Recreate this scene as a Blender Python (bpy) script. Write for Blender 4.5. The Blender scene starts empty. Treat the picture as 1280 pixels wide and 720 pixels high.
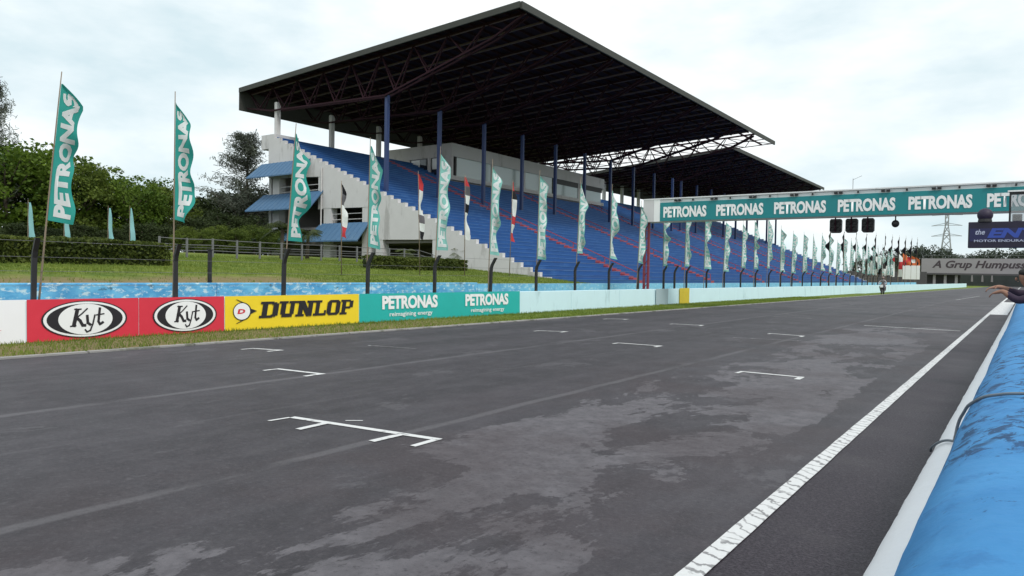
import bpy, bmesh, math, random
import numpy as np
from mathutils import Vector, Matrix, noise as mnoise

scene = bpy.context.scene
col = scene.collection
random.seed(7)
RNG = np.random.default_rng(11)
R = math.radians

# ------------------------------------------------------------------ camera
F_PX = 894.0
def _unit(v): v = np.array(v, float); return v / np.linalg.norm(v)
_v1 = _unit([1285 - 640, 352 - 360, F_PX])            # along the track
_v2 = _unit([-600 - 640, 318 - 360, F_PX])            # across the track
_v2 = _unit(_v2 - _v1 * np.dot(_v1, _v2))
_Xc, _Yc = -_v2, _v1
_Rm = np.array([_Xc, _Yc, np.cross(_Xc, _Yc)])
CAM = np.array([0.0, 0.0, 1.6])
cam_data = bpy.data.cameras.new('camera')
cam_data.sensor_width = 36.0
cam_data.lens = F_PX / 1280 * 36.0
cam_data.clip_start = 0.05
cam_data.clip_end = 6000
cam = bpy.data.objects.new('camera', cam_data)
col.objects.link(cam)
_m = Matrix.Identity(4)
for i in range(3):
    _m[i][0] = _Rm[i, 0]; _m[i][1] = -_Rm[i, 1]; _m[i][2] = -_Rm[i, 2]; _m[i][3] = CAM[i]
cam.matrix_world = _m
scene.camera = cam

# ------------------------------------------------------------------ sky, sun, exposure
SUN_ELEV, SUN_AZ = R(50), R(118)      # azimuth measured from +Y towards +X
world = bpy.data.worlds.new('World')
scene.world = world
world.use_nodes = True
wn = world.node_tree.nodes; wl = world.node_tree.links
wn.clear()
w_out = wn.new('ShaderNodeOutputWorld')
w_bg = wn.new('ShaderNodeBackground'); w_bg.inputs['Strength'].default_value = 0.1
w_sky = wn.new('ShaderNodeTexSky'); w_sky.sky_type = 'NISHITA'; w_sky.sun_disc = False
w_sky.sun_elevation = SUN_ELEV; w_sky.sun_rotation = SUN_AZ
w_sky.dust_density = 2.0
w_tc = wn.new('ShaderNodeTexCoord')
w_map = wn.new('ShaderNodeMapping'); w_map.inputs['Scale'].default_value = (1.6, 1.6, 4.2)
w_map.inputs['Location'].default_value = (3.1, 0.4, 0.2)
w_noise = wn.new('ShaderNodeTexNoise'); w_noise.inputs['Scale'].default_value = 1.5
w_noise.inputs['Detail'].default_value = 6; w_noise.inputs['Roughness'].default_value = 0.55
w_ramp = wn.new('ShaderNodeValToRGB')
w_ramp.color_ramp.elements[0].position = 0.36; w_ramp.color_ramp.elements[0].color = (6.0, 7.25, 7.7, 1)
w_ramp.color_ramp.elements[1].position = 0.60; w_ramp.color_ramp.elements[1].color = (9.6, 9.9, 9.9, 1)
w_mix = wn.new('ShaderNodeMix'); w_mix.data_type = 'RGBA'
w_mix.inputs[0].default_value = 0.94           # thick bright overcast over the clear sky
wl.new(w_tc.outputs['Generated'], w_map.inputs['Vector'])
wl.new(w_map.outputs['Vector'], w_noise.inputs['Vector'])
wl.new(w_noise.outputs['Fac'], w_ramp.inputs['Fac'])
wl.new(w_sky.outputs['Color'], w_mix.inputs[6])
wl.new(w_ramp.outputs['Color'], w_mix.inputs[7])
wl.new(w_mix.outputs[2], w_bg.inputs['Color'])
wl.new(w_bg.outputs['Background'], w_out.inputs['Surface'])

sun_data = bpy.data.lights.new('sun', 'SUN')
sun_data.energy = 1.5
sun_data.angle = R(14)
sun_data.color = (1.0, 0.96, 0.9)
sun = bpy.data.objects.new('sun', sun_data)
col.objects.link(sun)
_sd = Vector((math.cos(SUN_ELEV) * math.sin(SUN_AZ), math.cos(SUN_ELEV) * math.cos(SUN_AZ), math.sin(SUN_ELEV)))
sun.rotation_euler = _sd.to_track_quat('Z', 'Y').to_euler()
sun.location = (30, -30, 60)

vs = scene.view_settings
vs.view_transform = 'Standard'; vs.look = 'None'; vs.exposure = 0.28; vs.gamma = 1.0
vs.use_curve_mapping = False

# ------------------------------------------------------------------ helpers: objects
def off_of(parent):
    o = Vector((0, 0, 0))
    while parent is not None:
        o += parent.location
        parent = parent.parent
    return o

class MB:
    """collects simple shapes in world coordinates; build() links them as one mesh object"""
    def __init__(self): self.v = []; self.f = []
    def add(self, verts, faces):
        b = len(self.v)
        self.v += [tuple(p) for p in verts]
        self.f += [tuple(b + i for i in f) for f in faces]
        return self
    def box(self, x0, x1, y0, y1, z0, z1):
        if x0 > x1: x0, x1 = x1, x0
        if y0 > y1: y0, y1 = y1, y0
        v = [(x0,y0,z0),(x1,y0,z0),(x1,y1,z0),(x0,y1,z0),(x0,y0,z1),(x1,y0,z1),(x1,y1,z1),(x0,y1,z1)]
        return self.add(v, [(3,2,1,0),(4,5,6,7),(0,1,5,4),(1,2,6,5),(2,3,7,6),(3,0,4,7)])
    def hexa(self, lo, hi):
        return self.add(list(lo) + list(hi), [(3,2,1,0),(4,5,6,7),(0,1,5,4),(1,2,6,5),(2,3,7,6),(3,0,4,7)])
    def bar(self, p, q, w, h=None):
        p = Vector(p); q = Vector(q); h = h or w
        d = (q - p).normalized()
        up = Vector((0, 0, 1)) if abs(d.z) < 0.95 else Vector((1, 0, 0))
        s = d.cross(up).normalized(); u = s.cross(d)
        s *= w / 2; u *= h / 2
        lo = [p - s - u, p + s - u, p + s + u, p - s + u]
        hi = [q - s - u, q + s - u, q + s + u, q - s + u]
        return self.hexa(lo, hi)
    def tube(self, pts, rad, n=8, cap=True):
        pts = [Vector(p) for p in pts]
        rr = rad if isinstance(rad, (list, tuple)) else [rad] * len(pts)
        b = len(self.v); prev = None
        for i, p in enumerate(pts):
            a = pts[max(i - 1, 0)]; c = pts[min(i + 1, len(pts) - 1)]
            d = (c - a).normalized()
            if prev is None:
                ref = Vector((0, 0, 1)) if abs(d.z) < 0.9 else Vector((1, 0, 0))
                s = d.cross(ref).normalized()
            else:
                s = (prev - d * prev.dot(d)).normalized()
            prev = s; u = d.cross(s)
            for k in range(n):
                t = 2 * math.pi * k / n
                self.v.append(tuple(p + (s * math.cos(t) + u * math.sin(t)) * rr[i]))
        for i in range(len(pts) - 1):
            for k in range(n):
                k2 = (k + 1) % n
                self.f.append((b + i*n + k, b + i*n + k2, b + (i+1)*n + k2, b + (i+1)*n + k))
        if cap:
            self.f.append(tuple(b + k for k in reversed(range(n))))
            self.f.append(tuple(b + (len(pts)-1)*n + k for k in range(n)))
        return self
    def prism_xz(self, poly, y0, y1):
        """polygon in X,Z extruded along Y"""
        n = len(poly)
        v = [(x, y0, z) for x, z in poly] + [(x, y1, z) for x, z in poly]
        f = [tuple(range(n)), tuple(reversed(range(n, 2*n)))]
        f += [((i+1) % n, i, n + i, n + (i+1) % n) for i in range(n)]
        return self.add(v, f)
    def prism_yz(self, poly, x0, x1):
        n = len(poly)
        v = [(x0, y, z) for y, z in poly] + [(x1, y, z) for y, z in poly]
        f = [tuple(range(n)), tuple(reversed(range(n, 2*n)))]
        f += [((i+1) % n, i, n + i, n + (i+1) % n) for i in range(n)]
        return self.add(v, f)
    def sphere(self, c, r, nu=14, nv=9, sx=1, sy=1, sz=1):
        b = len(self.v)
        for j in range(nv + 1):
            t = math.pi * j / nv
            for i in range(nu):
                p = 2 * math.pi * i / nu
                self.v.append((c[0] + sx*r*math.sin(t)*math.cos(p), c[1] + sy*r*math.sin(t)*math.sin(p), c[2] + sz*r*math.cos(t)))
        for j in range(nv):
            for i in range(nu):
                i2 = (i + 1) % nu
                self.f.append((b + j*nu + i, b + (j+1)*nu + i, b + (j+1)*nu + i2, b + j*nu + i2))
        return self
    def mesh(self, name, off=Vector((0, 0, 0)), fix=True):
        me = bpy.data.meshes.new(name)
        me.from_pydata([(p[0]-off.x, p[1]-off.y, p[2]-off.z) for p in self.v], [], self.f)
        if fix:
            bm = bmesh.new(); bm.from_mesh(me)
            bmesh.ops.recalc_face_normals(bm, faces=bm.faces)
            bm.to_mesh(me); bm.free()
        me.update()
        return me
    def build(self, name, mat, parent=None, smooth=False, bevel=0, fix=True):
        return link(name, self.mesh(name, off_of(parent), fix), mat, parent, smooth, bevel)

def link(name, me, mat, parent=None, smooth=False, bevel=0):
    if mat is not None:
        me.materials.clear(); me.materials.append(mat)
    if smooth: me.polygons.foreach_set('use_smooth', [True] * len(me.polygons))
    o = bpy.data.objects.new(name, me)
    col.objects.link(o)
    if parent is not None: o.parent = parent
    if bevel:
        b = o.modifiers.new('bevel', 'BEVEL'); b.width = bevel; b.segments = 2; b.limit_method = 'ANGLE'
    return o

def tag(o, label=None, cat=None, group=None, kind=None):
    if label: o['label'] = label
    if cat: o['category'] = cat
    if group: o['group'] = group
    if kind: o['kind'] = kind
    return o

def thing(name, loc, label=None, cat=None, group=None):
    o = bpy.data.objects.new(name, None)
    o.empty_display_size = 0.3
    col.objects.link(o); o.location = loc
    return tag(o, label, cat, group)

def copy_tree(o, parent=None, loc=None, rotz=None, scale=None, label=None):
    c = o.copy(); col.objects.link(c)
    if parent is not None: c.parent = parent
    if loc is not None: c.location = loc
    if rotz is not None: c.rotation_euler = (0, 0, rotz)
    if scale is not None: c.scale = scale if not isinstance(scale, (int, float)) else (scale,) * 3
    if label: c['label'] = label
    for ch in list(o.children): copy_tree(ch, c)
    return c

def np_mesh(name, verts, faces_n, nper, mat, parent=None, smooth=False):
    """verts (N,3) array, faces all with nper consecutive vertices"""
    me = bpy.data.meshes.new(name)
    n = len(verts)
    me.vertices.add(n); me.vertices.foreach_set('co', np.ascontiguousarray(verts, dtype=np.float32).ravel())
    me.loops.add(n); me.loops.foreach_set('vertex_index', np.arange(n, dtype=np.int32))
    me.polygons.add(faces_n)
    me.polygons.foreach_set('loop_start', np.arange(0, n, nper, dtype=np.int32))
    me.polygons.foreach_set('loop_total', np.full(faces_n, nper, dtype=np.int32))
    me.update(calc_edges=True); me.validate()
    return link(name, me, mat, parent, smooth)

# ------------------------------------------------------------------ helpers: measured points (pixel of the 1280x720 photo -> point on a plane)
def _ray(px, py): return _Rm @ np.array([px - 640, py - 360, F_PX])
def onX(px, py, X): d = _ray(px, py); return CAM + d * (X / d[0])
def onY(px, py, Y): d = _ray(px, py); return CAM + d * (Y / d[1])

# ------------------------------------------------------------------ helpers: materials
def mat_new(name):
    m = bpy.data.materials.new(name); m.use_nodes = True
    nt = m.node_tree; nt.nodes.clear()
    out = nt.nodes.new('ShaderNodeOutputMaterial')
    b = nt.nodes.new('ShaderNodeBsdfPrincipled')
    nt.links.new(b.outputs[0], out.inputs[0])
    return m, nt, b, out

class G:
    """small shader graph helper"""
    def __init__(self, nt): self.nt = nt
    def _set(self, sock, v):
        if hasattr(v, 'is_linked') or isinstance(v, bpy.types.NodeSocket): self.nt.links.new(v, sock)
        elif isinstance(v, (tuple, list)) and len(v) == 3 and sock.type == 'RGBA': sock.default_value = (*v, 1)
        else: sock.default_value = v
    def math(self, op, a, b=0.0, c=None, clamp=False):
        n = self.nt.nodes.new('ShaderNodeMath'); n.operation = op; n.use_clamp = clamp
        self._set(n.inputs[0], a); self._set(n.inputs[1], b)
        if c is not None: self._set(n.inputs[2], c)
        return n.outputs[0]
    def mix(self, fac, a, b, blend='MIX'):
        n = self.nt.nodes.new('ShaderNodeMix'); n.data_type = 'RGBA'; n.blend_type = blend
        self._set(n.inputs[0], fac); self._set(n.inputs[6], a); self._set(n.inputs[7], b)
        return n.outputs[2]
    def ramp(self, val, lo, hi, a=0.0, b=1.0, smooth=True):
        n = self.nt.nodes.new('ShaderNodeMapRange')
        if smooth: n.interpolation_type = 'SMOOTHSTEP'
        self._set(n.inputs[0], val)
        n.inputs[1].default_value = lo; n.inputs[2].default_value = hi
        n.inputs[3].default_value = a; n.inputs[4].default_value = b
        return n.outputs[0]
    def pos(self, scale=None, loc=None, obj=False):
        if obj:
            g = self.nt.nodes.new('ShaderNodeTexCoord').outputs['Object']
        else:
            g = self.nt.nodes.new('ShaderNodeNewGeometry').outputs['Position']
        if scale is None and loc is None: return g
        m = self.nt.nodes.new('ShaderNodeMapping')
        self.nt.links.new(g, m.inputs['Vector'])
        if scale: m.inputs['Scale'].default_value = scale
        if loc: m.inputs['Location'].default_value = loc
        return m.outputs[0]
    def noise(self, scale, detail=4, rough=0.55, vec=None, dist=0.0):
        n = self.nt.nodes.new('ShaderNodeTexNoise')
        n.inputs['Scale'].default_value = scale; n.inputs['Detail'].default_value = detail
        n.inputs['Roughness'].default_value = rough; n.inputs['Distortion'].default_value = dist
        self.nt.links.new(vec if vec is not None else self.pos(), n.inputs['Vector'])
        return n.outputs['Fac']
    def xyz(self, vec=None):
        n = self.nt.nodes.new('ShaderNodeSeparateXYZ')
        self.nt.links.new(vec if vec is not None else self.pos(), n.inputs[0])
        return n.outputs
    def bump(self, height, strength=0.3, dist=0.02):
        n = self.nt.nodes.new('ShaderNodeBump')
        n.inputs['Strength'].default_value = strength; n.inputs['Distance'].default_value = dist
        self.nt.links.new(height, n.inputs['Height'])
        return n.outputs[0]

def mul(c, k): return tuple(x * k for x in c)

def simple(name, c, rough=0.6, var=0.15, scale=3.0, bump=0.0, metal=0.0, spec=0.5, dirt=None, dirt_amt=0.0, dirt_scale=1.2, bscale=40, thr=0.55):
    """painted / cast surface with faint mottling and optional stains"""
    m, nt, b, out = mat_new(name); g = G(nt)
    n1 = g.noise(scale, 5, 0.6)
    c1 = g.mix(n1, mul(c, 1 - var), mul(c, 1 + var))
    if dirt is not None:
        n2 = g.noise(dirt_scale, 7, 0.65, g.pos(scale=(1, 1, 0.28)))
        f = g.math('MULTIPLY', g.ramp(n2, thr, thr + 0.14), dirt_amt)
        c1 = g.mix(f, c1, dirt)
    nt.links.new(c1, b.inputs['Base Color'])
    b.inputs['Roughness'].default_value = rough
    b.inputs['Metallic'].default_value = metal
    b.inputs['Specular IOR Level'].default_value = spec
    if bump > 0:
        nt.links.new(g.bump(g.noise(bscale, 4, 0.6), bump, 0.01), b.inputs['Normal'])
    return m

def leafy(name, dark, light, trans=0.25):
    m, nt, b, out = mat_new(name); g = G(nt)
    geo = nt.nodes.new('ShaderNodeNewGeometry')
    rnd = geo.outputs['Random Per Island']
    big = g.noise(0.35, 3, 0.5)
    fac = g.math('ADD', g.math('MULTIPLY', rnd, 0.6), g.math('MULTIPLY', g.ramp(big, 0.35, 0.65), 0.4))
    c = g.mix(fac, dark, light)
    nt.links.new(c, b.inputs['Base Color']); b.inputs['Roughness'].default_value = 0.65
    b.inputs['Specular IOR Level'].default_value = 0.25
    tr = nt.nodes.new('ShaderNodeBsdfTranslucent'); nt.links.new(c, tr.inputs['Color'])
    mx = nt.nodes.new('ShaderNodeMixShader'); mx.inputs[0].default_value = trans
    nt.links.new(b.outputs[0], mx.inputs[1]); nt.links.new(tr.outputs[0], mx.inputs[2])
    nt.links.new(mx.outputs[0], out.inputs[0])
    return m

M = {}
M['concrete'] = simple('concrete', (0.60, 0.59, 0.60), 0.85, 0.08, 1.2, 0.25, dirt=(0.30, 0.29, 0.285), dirt_amt=0.6, dirt_scale=1.1)
M['kerb'] = simple('kerb_grey', (0.30, 0.29, 0.28), 0.9, 0.3, 3.0, 0.3, dirt=(0.10, 0.11, 0.07), dirt_amt=0.8, dirt_scale=2.0, thr=0.5)
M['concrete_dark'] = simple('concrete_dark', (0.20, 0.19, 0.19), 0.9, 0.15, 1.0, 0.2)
M['step_blue'] = simple('step_blue', (0.020, 0.090, 0.275), 0.6, 0.25, 0.5, 0.1, spec=0.25, dirt=(0.05, 0.15, 0.36), dirt_amt=0.6, dirt_scale=0.35)
M['lit_edge'] = simple('lit_edge_blue', (0.036, 0.130, 0.34), 0.6, 0.35, 0.6, dirt=(0.015, 0.07, 0.25), dirt_amt=0.8, dirt_scale=0.6, thr=0.48)  # paler blue paints in the light reflected along the step edges
M['aisle_red'] = simple('aisle_red', (0.34, 0.06, 0.08), 0.7, 0.25, 1.5, 0.1, dirt=(0.20, 0.14, 0.20), dirt_amt=0.8)
M['maroon'] = simple('maroon_steel', (0.026, 0.008, 0.014), 0.8, 0.25, 2.0, spec=0.2)
M['maroon_red'] = simple('maroon_red_steel', (0.20, 0.025, 0.045), 0.5, 0.2, 2.0)
M['rafter'] = simple('rafter_steel', (0.14, 0.10, 0.115), 0.7, 0.3, 1.5, spec=0.3)
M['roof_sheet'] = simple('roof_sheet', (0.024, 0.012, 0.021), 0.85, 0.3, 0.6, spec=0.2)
M['fascia'] = simple('roof_fascia', (0.045, 0.047, 0.042), 0.7, 0.2, 0.8)
M['col_blue'] = simple('column_blue', (0.018, 0.040, 0.135), 0.5, 0.15, 1.5)
M['awning'] = simple('awning_blue', (0.065, 0.150, 0.270), 0.6, 0.12, 1.5, dirt=(0.12, 0.2, 0.29), dirt_amt=0.4)
M['vip_wall'] = simple('vip_wall', (0.56, 0.54, 0.54), 0.8, 0.1, 0.8, dirt=(0.2, 0.19, 0.18), dirt_amt=0.5, dirt_scale=0.6)
M['black'] = simple('black_steel', (0.012, 0.011, 0.013), 0.5, 0.2, 6)
M['grey_steel'] = simple('grey_steel', (0.17, 0.17, 0.175), 0.5, 0.15, 4, metal=0.3)
M['white_paint'] = simple('white_paint', (0.74, 0.75, 0.76), 0.55, 0.07, 3, dirt=(0.42, 0.42, 0.42), dirt_amt=0.5, dirt_scale=2.0)
M['letter_white'] = simple('letter_white', (0.84, 0.85, 0.85), 0.6, 0.03, 4)
M['letter_black'] = simple('letter_black', (0.012, 0.010, 0.014), 0.6, 0.1, 4)
M['logo_red'] = simple('logo_red', (0.62, 0.03, 0.05), 0.55, 0.05, 4)
M['ban_red'] = simple('banner_red', (0.66, 0.028, 0.055), 0.55, 0.08, 1.5, 0.5, bscale=5)
M['ban_yellow'] = simple('banner_yellow', (0.86, 0.64, 0.018), 0.55, 0.08, 1.5, 0.5, bscale=5)
M['ban_teal'] = simple('banner_teal', (0.012, 0.42, 0.385), 0.55, 0.10, 1.5, 0.5, bscale=5)
M['ban_white'] = simple('banner_white', (0.86, 0.86, 0.88), 0.5, 0.04, 1.5)
M['gantry_teal'] = simple('gantry_teal', (0.006, 0.215, 0.235), 0.45, 0.10, 0.8)
M['block_pale'] = simple('block_pale_blue', (0.62, 0.82, 0.88), 0.7, 0.06, 1.5, 0.15, dirt=(0.36, 0.52, 0.56), dirt_amt=0.6, dirt_scale=1.6, thr=0.57)
M['block_yellow'] = simple('block_yellow', (0.62, 0.47, 0.03), 0.7, 0.15, 2.0, 0.15)
M['wood'] = simple('bamboo_pole', (0.22, 0.17, 0.12), 0.7, 0.2, 5)
M['bark'] = simple('bark', (0.07, 0.055, 0.04), 0.9, 0.3, 4, 0.5, bscale=15)
M['leaf_mid'] = leafy('leaf_mid', (0.024, 0.062, 0.008), (0.150, 0.225, 0.026), 0.35)
M['leaf_olive'] = leafy('leaf_olive', (0.028, 0.058, 0.010), (0.170, 0.220, 0.036), 0.35)
M['leaf_dark'] = leafy('leaf_dark', (0.012, 0.024, 0.008), (0.060, 0.082, 0.026))
M['leaf_grey'] = leafy('leaf_grey', (0.050, 0.062, 0.048), (0.160, 0.180, 0.140), 0.25)
M['leaf_far_haze'] = leafy('leaf_far_haze', (0.030, 0.042, 0.030), (0.070, 0.090, 0.060), 0.15)  # paler, greyer leaves: distance haze put into the colour
M['leaf_hedge'] = leafy('leaf_hedge', (0.030, 0.050, 0.010), (0.140, 0.170, 0.030), 0.3)
M['palm'] = leafy('palm_leaf', (0.016, 0.030, 0.008), (0.09, 0.11, 0.03), 0.2)
M['blade'] = leafy('grass_blade', (0.090, 0.150, 0.020), (0.235, 0.285, 0.052), 0.3)

def flag_cloth(name, c):
    m, nt, b, out = mat_new(name); g = G(nt)
    c1 = g.mix(g.noise(2.5, 3), mul(c, 0.88), mul(c, 1.1))
    nt.links.new(c1, b.inputs['Base Color']); b.inputs['Roughness'].default_value = 0.75
    b.inputs['Specular IOR Level'].default_value = 0.2
    tr = nt.nodes.new('ShaderNodeBsdfTranslucent'); nt.links.new(c1, tr.inputs['Color'])
    mx = nt.nodes.new('ShaderNodeMixShader'); mx.inputs[0].default_value = 0.3
    nt.links.new(b.outputs[0], mx.inputs[1]); nt.links.new(tr.outputs[0], mx.inputs[2])
    nt.links.new(mx.outputs[0], out.inputs[0])
    return m
M['flag_teal'] = flag_cloth('flag_teal', (0.04, 0.34, 0.295))
M['flag_white'] = flag_cloth('flag_white', (0.80, 0.82, 0.82))
M['flag_black'] = flag_cloth('flag_black', (0.018, 0.018, 0.022))
M['flag_grey'] = flag_cloth('flag_grey', (0.16, 0.15, 0.17))
M['flag_red'] = flag_cloth('flag_red', (0.60, 0.06, 0.07))
M['flag_orange'] = flag_cloth('flag_orange', (0.62, 0.16, 0.06))
M['flag_pale'] = flag_cloth('flag_pale', (0.30, 0.58, 0.62))

def glass_mat(name, c, rough=0.08):
    m, nt, b, out = mat_new(name)
    b.inputs['Base Color'].default_value = (*c, 1); b.inputs['Roughness'].default_value = rough
    b.inputs['Specular IOR Level'].default_value = 0.9
    return m
M['glass'] = glass_mat('window_glass', (0.40, 0.46, 0.45))  # pale base colour stands for the reflected sky
M['dark_glass'] = glass_mat('dark_glass', (0.02, 0.02, 0.025))

# asphalt ------------------------------------------------------------
def asphalt():
    m, nt, b, out = mat_new('track_asphalt'); g = G(nt)
    X, Y, Z = g.xyz()
    wob = g.math('MULTIPLY', g.math('SUBTRACT', g.noise(0.7, 4), 0.5), 0.16)
    xw = g.math('ADD', X, wob)
    streak = g.noise(1.0, 5, 0.6, g.pos(scale=(1.1, 0.07, 1)))
    blot = g.noise(0.35, 6, 0.6, dist=0.3)
    fine = g.noise(55, 3, 0.7)
    base = g.mix(g.ramp(streak, 0.3, 0.7), (0.0265, 0.0235, 0.0290), (0.051, 0.0455, 0.0545))
    lane = g.math('MULTIPLY', g.ramp(xw, -8.7, -8.2), g.ramp(xw, -4.9, -6.6))
    base = g.mix(g.math('MULTIPLY', lane, 0.35), base, (0.024, 0.021, 0.026))
    base = g.mix(g.math('MULTIPLY', g.ramp(blot, 0.45, 0.7), 0.5), base, (0.026, 0.023, 0.027))
    mott = g.noise(3.2, 8, 0.72, g.pos(scale=(1, 0.6, 1)))
    base = g.mix(g.math('MULTIPLY', g.ramp(mott, 0.42, 0.68), 0.55), base, g.mix(0.5, base, (0.105, 0.098, 0.108)))
    base = g.mix(g.math('MULTIPLY', g.ramp(mott, 0.48, 0.30), 0.5), base, (0.020, 0.018, 0.022))
    # worn pale patches with ragged edges near the pit side
    pn = g.noise(0.55, 10, 0.66, g.pos(scale=(1.15, 0.55, 1)), 0.35)
    band = g.math('MULTIPLY', g.ramp(xw, -6.0, -3.9), g.ramp(xw, -1.62, -2.0))
    band = g.math('MULTIPLY', band, g.ramp(Y, 34, 24))
    near = g.ramp(g.math('ADD', Y, g.math('MULTIPLY', X, -0.55)), 4.6, 7.6, 0.86, 1.0)
    band = g.math('MULTIPLY', band, near)
    pn = g.math('ADD', pn, g.math('MULTIPLY', g.math('SUBTRACT', g.noise(9.0, 5, 0.7, g.pos(scale=(1, 0.6, 1))), 0.5), 0.12))
    pm = g.math('ADD', pn, g.math('MULTIPLY', g.math('SUBTRACT', band, 1.0), 0.35))
    patch = g.ramp(pm, 0.470, 0.486)
    base = g.mix(g.math('MULTIPLY', patch, 0.8), base, g.mix(g.ramp(g.noise(6.0, 6, 0.7), 0.35, 0.65), (0.094, 0.087, 0.098), (0.150, 0.140, 0.154)))
    # second, fainter layer of small scabs over the whole lane
    pn2 = g.noise(0.9, 9, 0.7, g.pos(scale=(1.0, 0.55, 1), loc=(7, 3, 0)), 0.4)
    base = g.mix(g.math('MULTIPLY', g.ramp(pn2, 0.585, 0.61), 0.5), base, (0.098, 0.092, 0.102))
    pn3 = g.noise(0.6, 8, 0.7, g.pos(scale=(1.0, 0.5, 1), loc=(17, 5, 0)), 0.3)
    base = g.mix(g.math('MULTIPLY', g.ramp(pn3, 0.60, 0.66), 0.55), base, (0.024, 0.021, 0.024))
    # reddish brown oil and dust tint in the near lane
    tint = g.math('MULTIPLY', g.math('MULTIPLY', g.ramp(xw, -6.5, -4.5), g.ramp(g.noise(0.5, 5, 0.6, g.pos(loc=(3, 9, 0))), 0.42, 0.62)), 0.45)
    base = g.mix(tint, base, (0.040, 0.026, 0.029))
    # paving joints
    for x0, w, k in ((-8.66, 0.10, 0.55), (-4.93, 0.09, 0.5), (-6.9, 0.05, 0.15), (-11.2, 0.06, 0.2)):
        d = g.math('ABSOLUTE', g.math('SUBTRACT', xw, x0 + 0.0))
        lm = g.math('MULTIPLY', g.ramp(d, w, w * 0.35), g.ramp(g.noise(1.3, 5, 0.6, g.pos(scale=(1, 0.35, 1), loc=(x0, 0, 0))), 0.34, 0.56))
        base = g.mix(g.math('MULTIPLY', lm, k), base, (0.135, 0.128, 0.138))
    # fresh dark strip on the pit side of the white line
    pit = g.ramp(X, -1.40, -1.38)
    pitc = g.mix(g.ramp(fine, 0.35, 0.7), (0.013, 0.008, 0.014), (0.042, 0.033, 0.044))
    pitc = g.mix(g.math('MULTIPLY', g.ramp(g.noise(1.2, 5), 0.5, 0.68), 0.4), pitc, (0.052, 0.045, 0.050))
    base = g.mix(pit, base, pitc)
    # tyre-rubber seam beside the line
    grit = g.noise(22, 5, 0.75)
    base = g.mix(g.math('MULTIPLY', g.ramp(grit, 0.52, 0.66), 0.35), base, (0.105, 0.098, 0.108))
    base = g.mix(g.math('MULTIPLY', g.ramp(grit, 0.47, 0.33), 0.5), base, (0.016, 0.014, 0.018))
    base = g.mix(g.math('MULTIPLY', g.ramp(fine, 0.3, 0.75), 0.30), base, g.mix(0.5, base, (0.13, 0.12, 0.13)))
    nt.links.new(base, b.inputs['Base Color'])
    nt.links.new(g.math('ADD', 0.50, g.math('MULTIPLY', blot, 0.25)), b.inputs['Roughness'])
    b.inputs['Specular IOR Level'].default_value = 0.28
    h = g.math('ADD', g.math('ADD', g.math('MULTIPLY', g.noise(140, 2, 0.6), 0.5), fine), g.math('MULTIPLY', patch, 0.6))
    nt.links.new(g.bump(h, 0.45, 0.006), b.inputs['Normal'])
    return m
M['asphalt'] = asphalt()

def ground_mat():
    m, nt, b, out = mat_new('grass_ground'); g = G(nt)
    n = g.noise(1.3, 7, 0.65); n2 = g.noise(0.22, 5, 0.6); n3 = g.noise(14, 4, 0.7)
    c = g.mix(g.ramp(n, 0.32, 0.68), (0.080, 0.135, 0.020), (0.200, 0.240, 0.050))
    c = g.mix(g.math('MULTIPLY', g.ramp(n2, 0.56, 0.72), 0.45), c, (0.20, 0.18, 0.07))
    c = g.mix(g.math('MULTIPLY', g.ramp(n3, 0.45, 0.7), 0.4), c, (0.05, 0.07, 0.015))
    X, Y, Z = g.xyz()
    # bare earth along the foot of the bank
    be = g.math('MULTIPLY', g.ramp(g.math('ADD', X, g.math('MULTIPLY', g.math('SUBTRACT', n2, 0.5), 5.0)), -23.4, -21.8), g.ramp(Y, 20, 15))
    c = g.mix(g.math('MULTIPLY', be, 0.8), c, (0.24, 0.175, 0.10))
    nt.links.new(c, b.inputs['Base Color']); b.inputs['Roughness'].default_value = 0.95
    b.inputs['Specular IOR Level'].default_value = 0.15
    nt.links.new(g.bump(g.noise(9, 5, 0.7), 0.8, 0.08), b.inputs['Normal'])
    return m
M['ground'] = ground_mat()

def marking_mat(name, worn=0.5, lo=0.42, ribs=False):
    """white road paint, cracked and worn through in places"""
    m, nt, b, out = mat_new(name); g = G(nt)
    n = g.noise(7, 8, 0.7); n2 = g.noise(40, 4, 0.7)
    crack = g.noise(2.6, 7, 0.7, g.pos(scale=(0.5, 5.5, 1)), 0.3)
    c = g.mix(n2, (0.56, 0.56, 0.56), (0.72, 0.72, 0.72))
    w = g.math('MULTIPLY', g.ramp(n, lo, lo - 0.1), worn)
    w = g.math('MAXIMUM', w, g.math('MULTIPLY', g.ramp(crack, 0.62, 0.68), worn))
    if ribs:
        X, Y, Z = g.xyz()
        ph = g.math('ADD', g.math('MULTIPLY', Y, 46.0), g.math('MULTIPLY', g.noise(5.0, 5, 0.6, g.pos(loc=(0, 4, 0))), 16.0))
        ph = g.math('ADD', ph, g.math('MULTIPLY', X, 22.0))
        rb = g.math('MULTIPLY', g.ramp(g.math('SINE', ph), 0.60, 0.95), g.ramp(g.noise(3.0, 4), 0.30, 0.50))
        w = g.math('MAXIMUM', w, g.math('MULTIPLY', rb, 0.85))
    c = g.mix(w, c, (0.15, 0.145, 0.15))
    nt.links.new(c, b.inputs['Base Color']); b.inputs['Roughness'].default_value = 0.6
    nt.links.new(g.bump(crack, 0.3, 0.01), b.inputs['Normal'])
    return m
M['mark'] = marking_mat('grid_paint', 0.75, 0.47)
M['mark_line'] = marking_mat('line_paint', 0.75, 0.40, True)
M['mark_faint'] = marking_mat('faint_paint', 0.95, 0.60)

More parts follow.
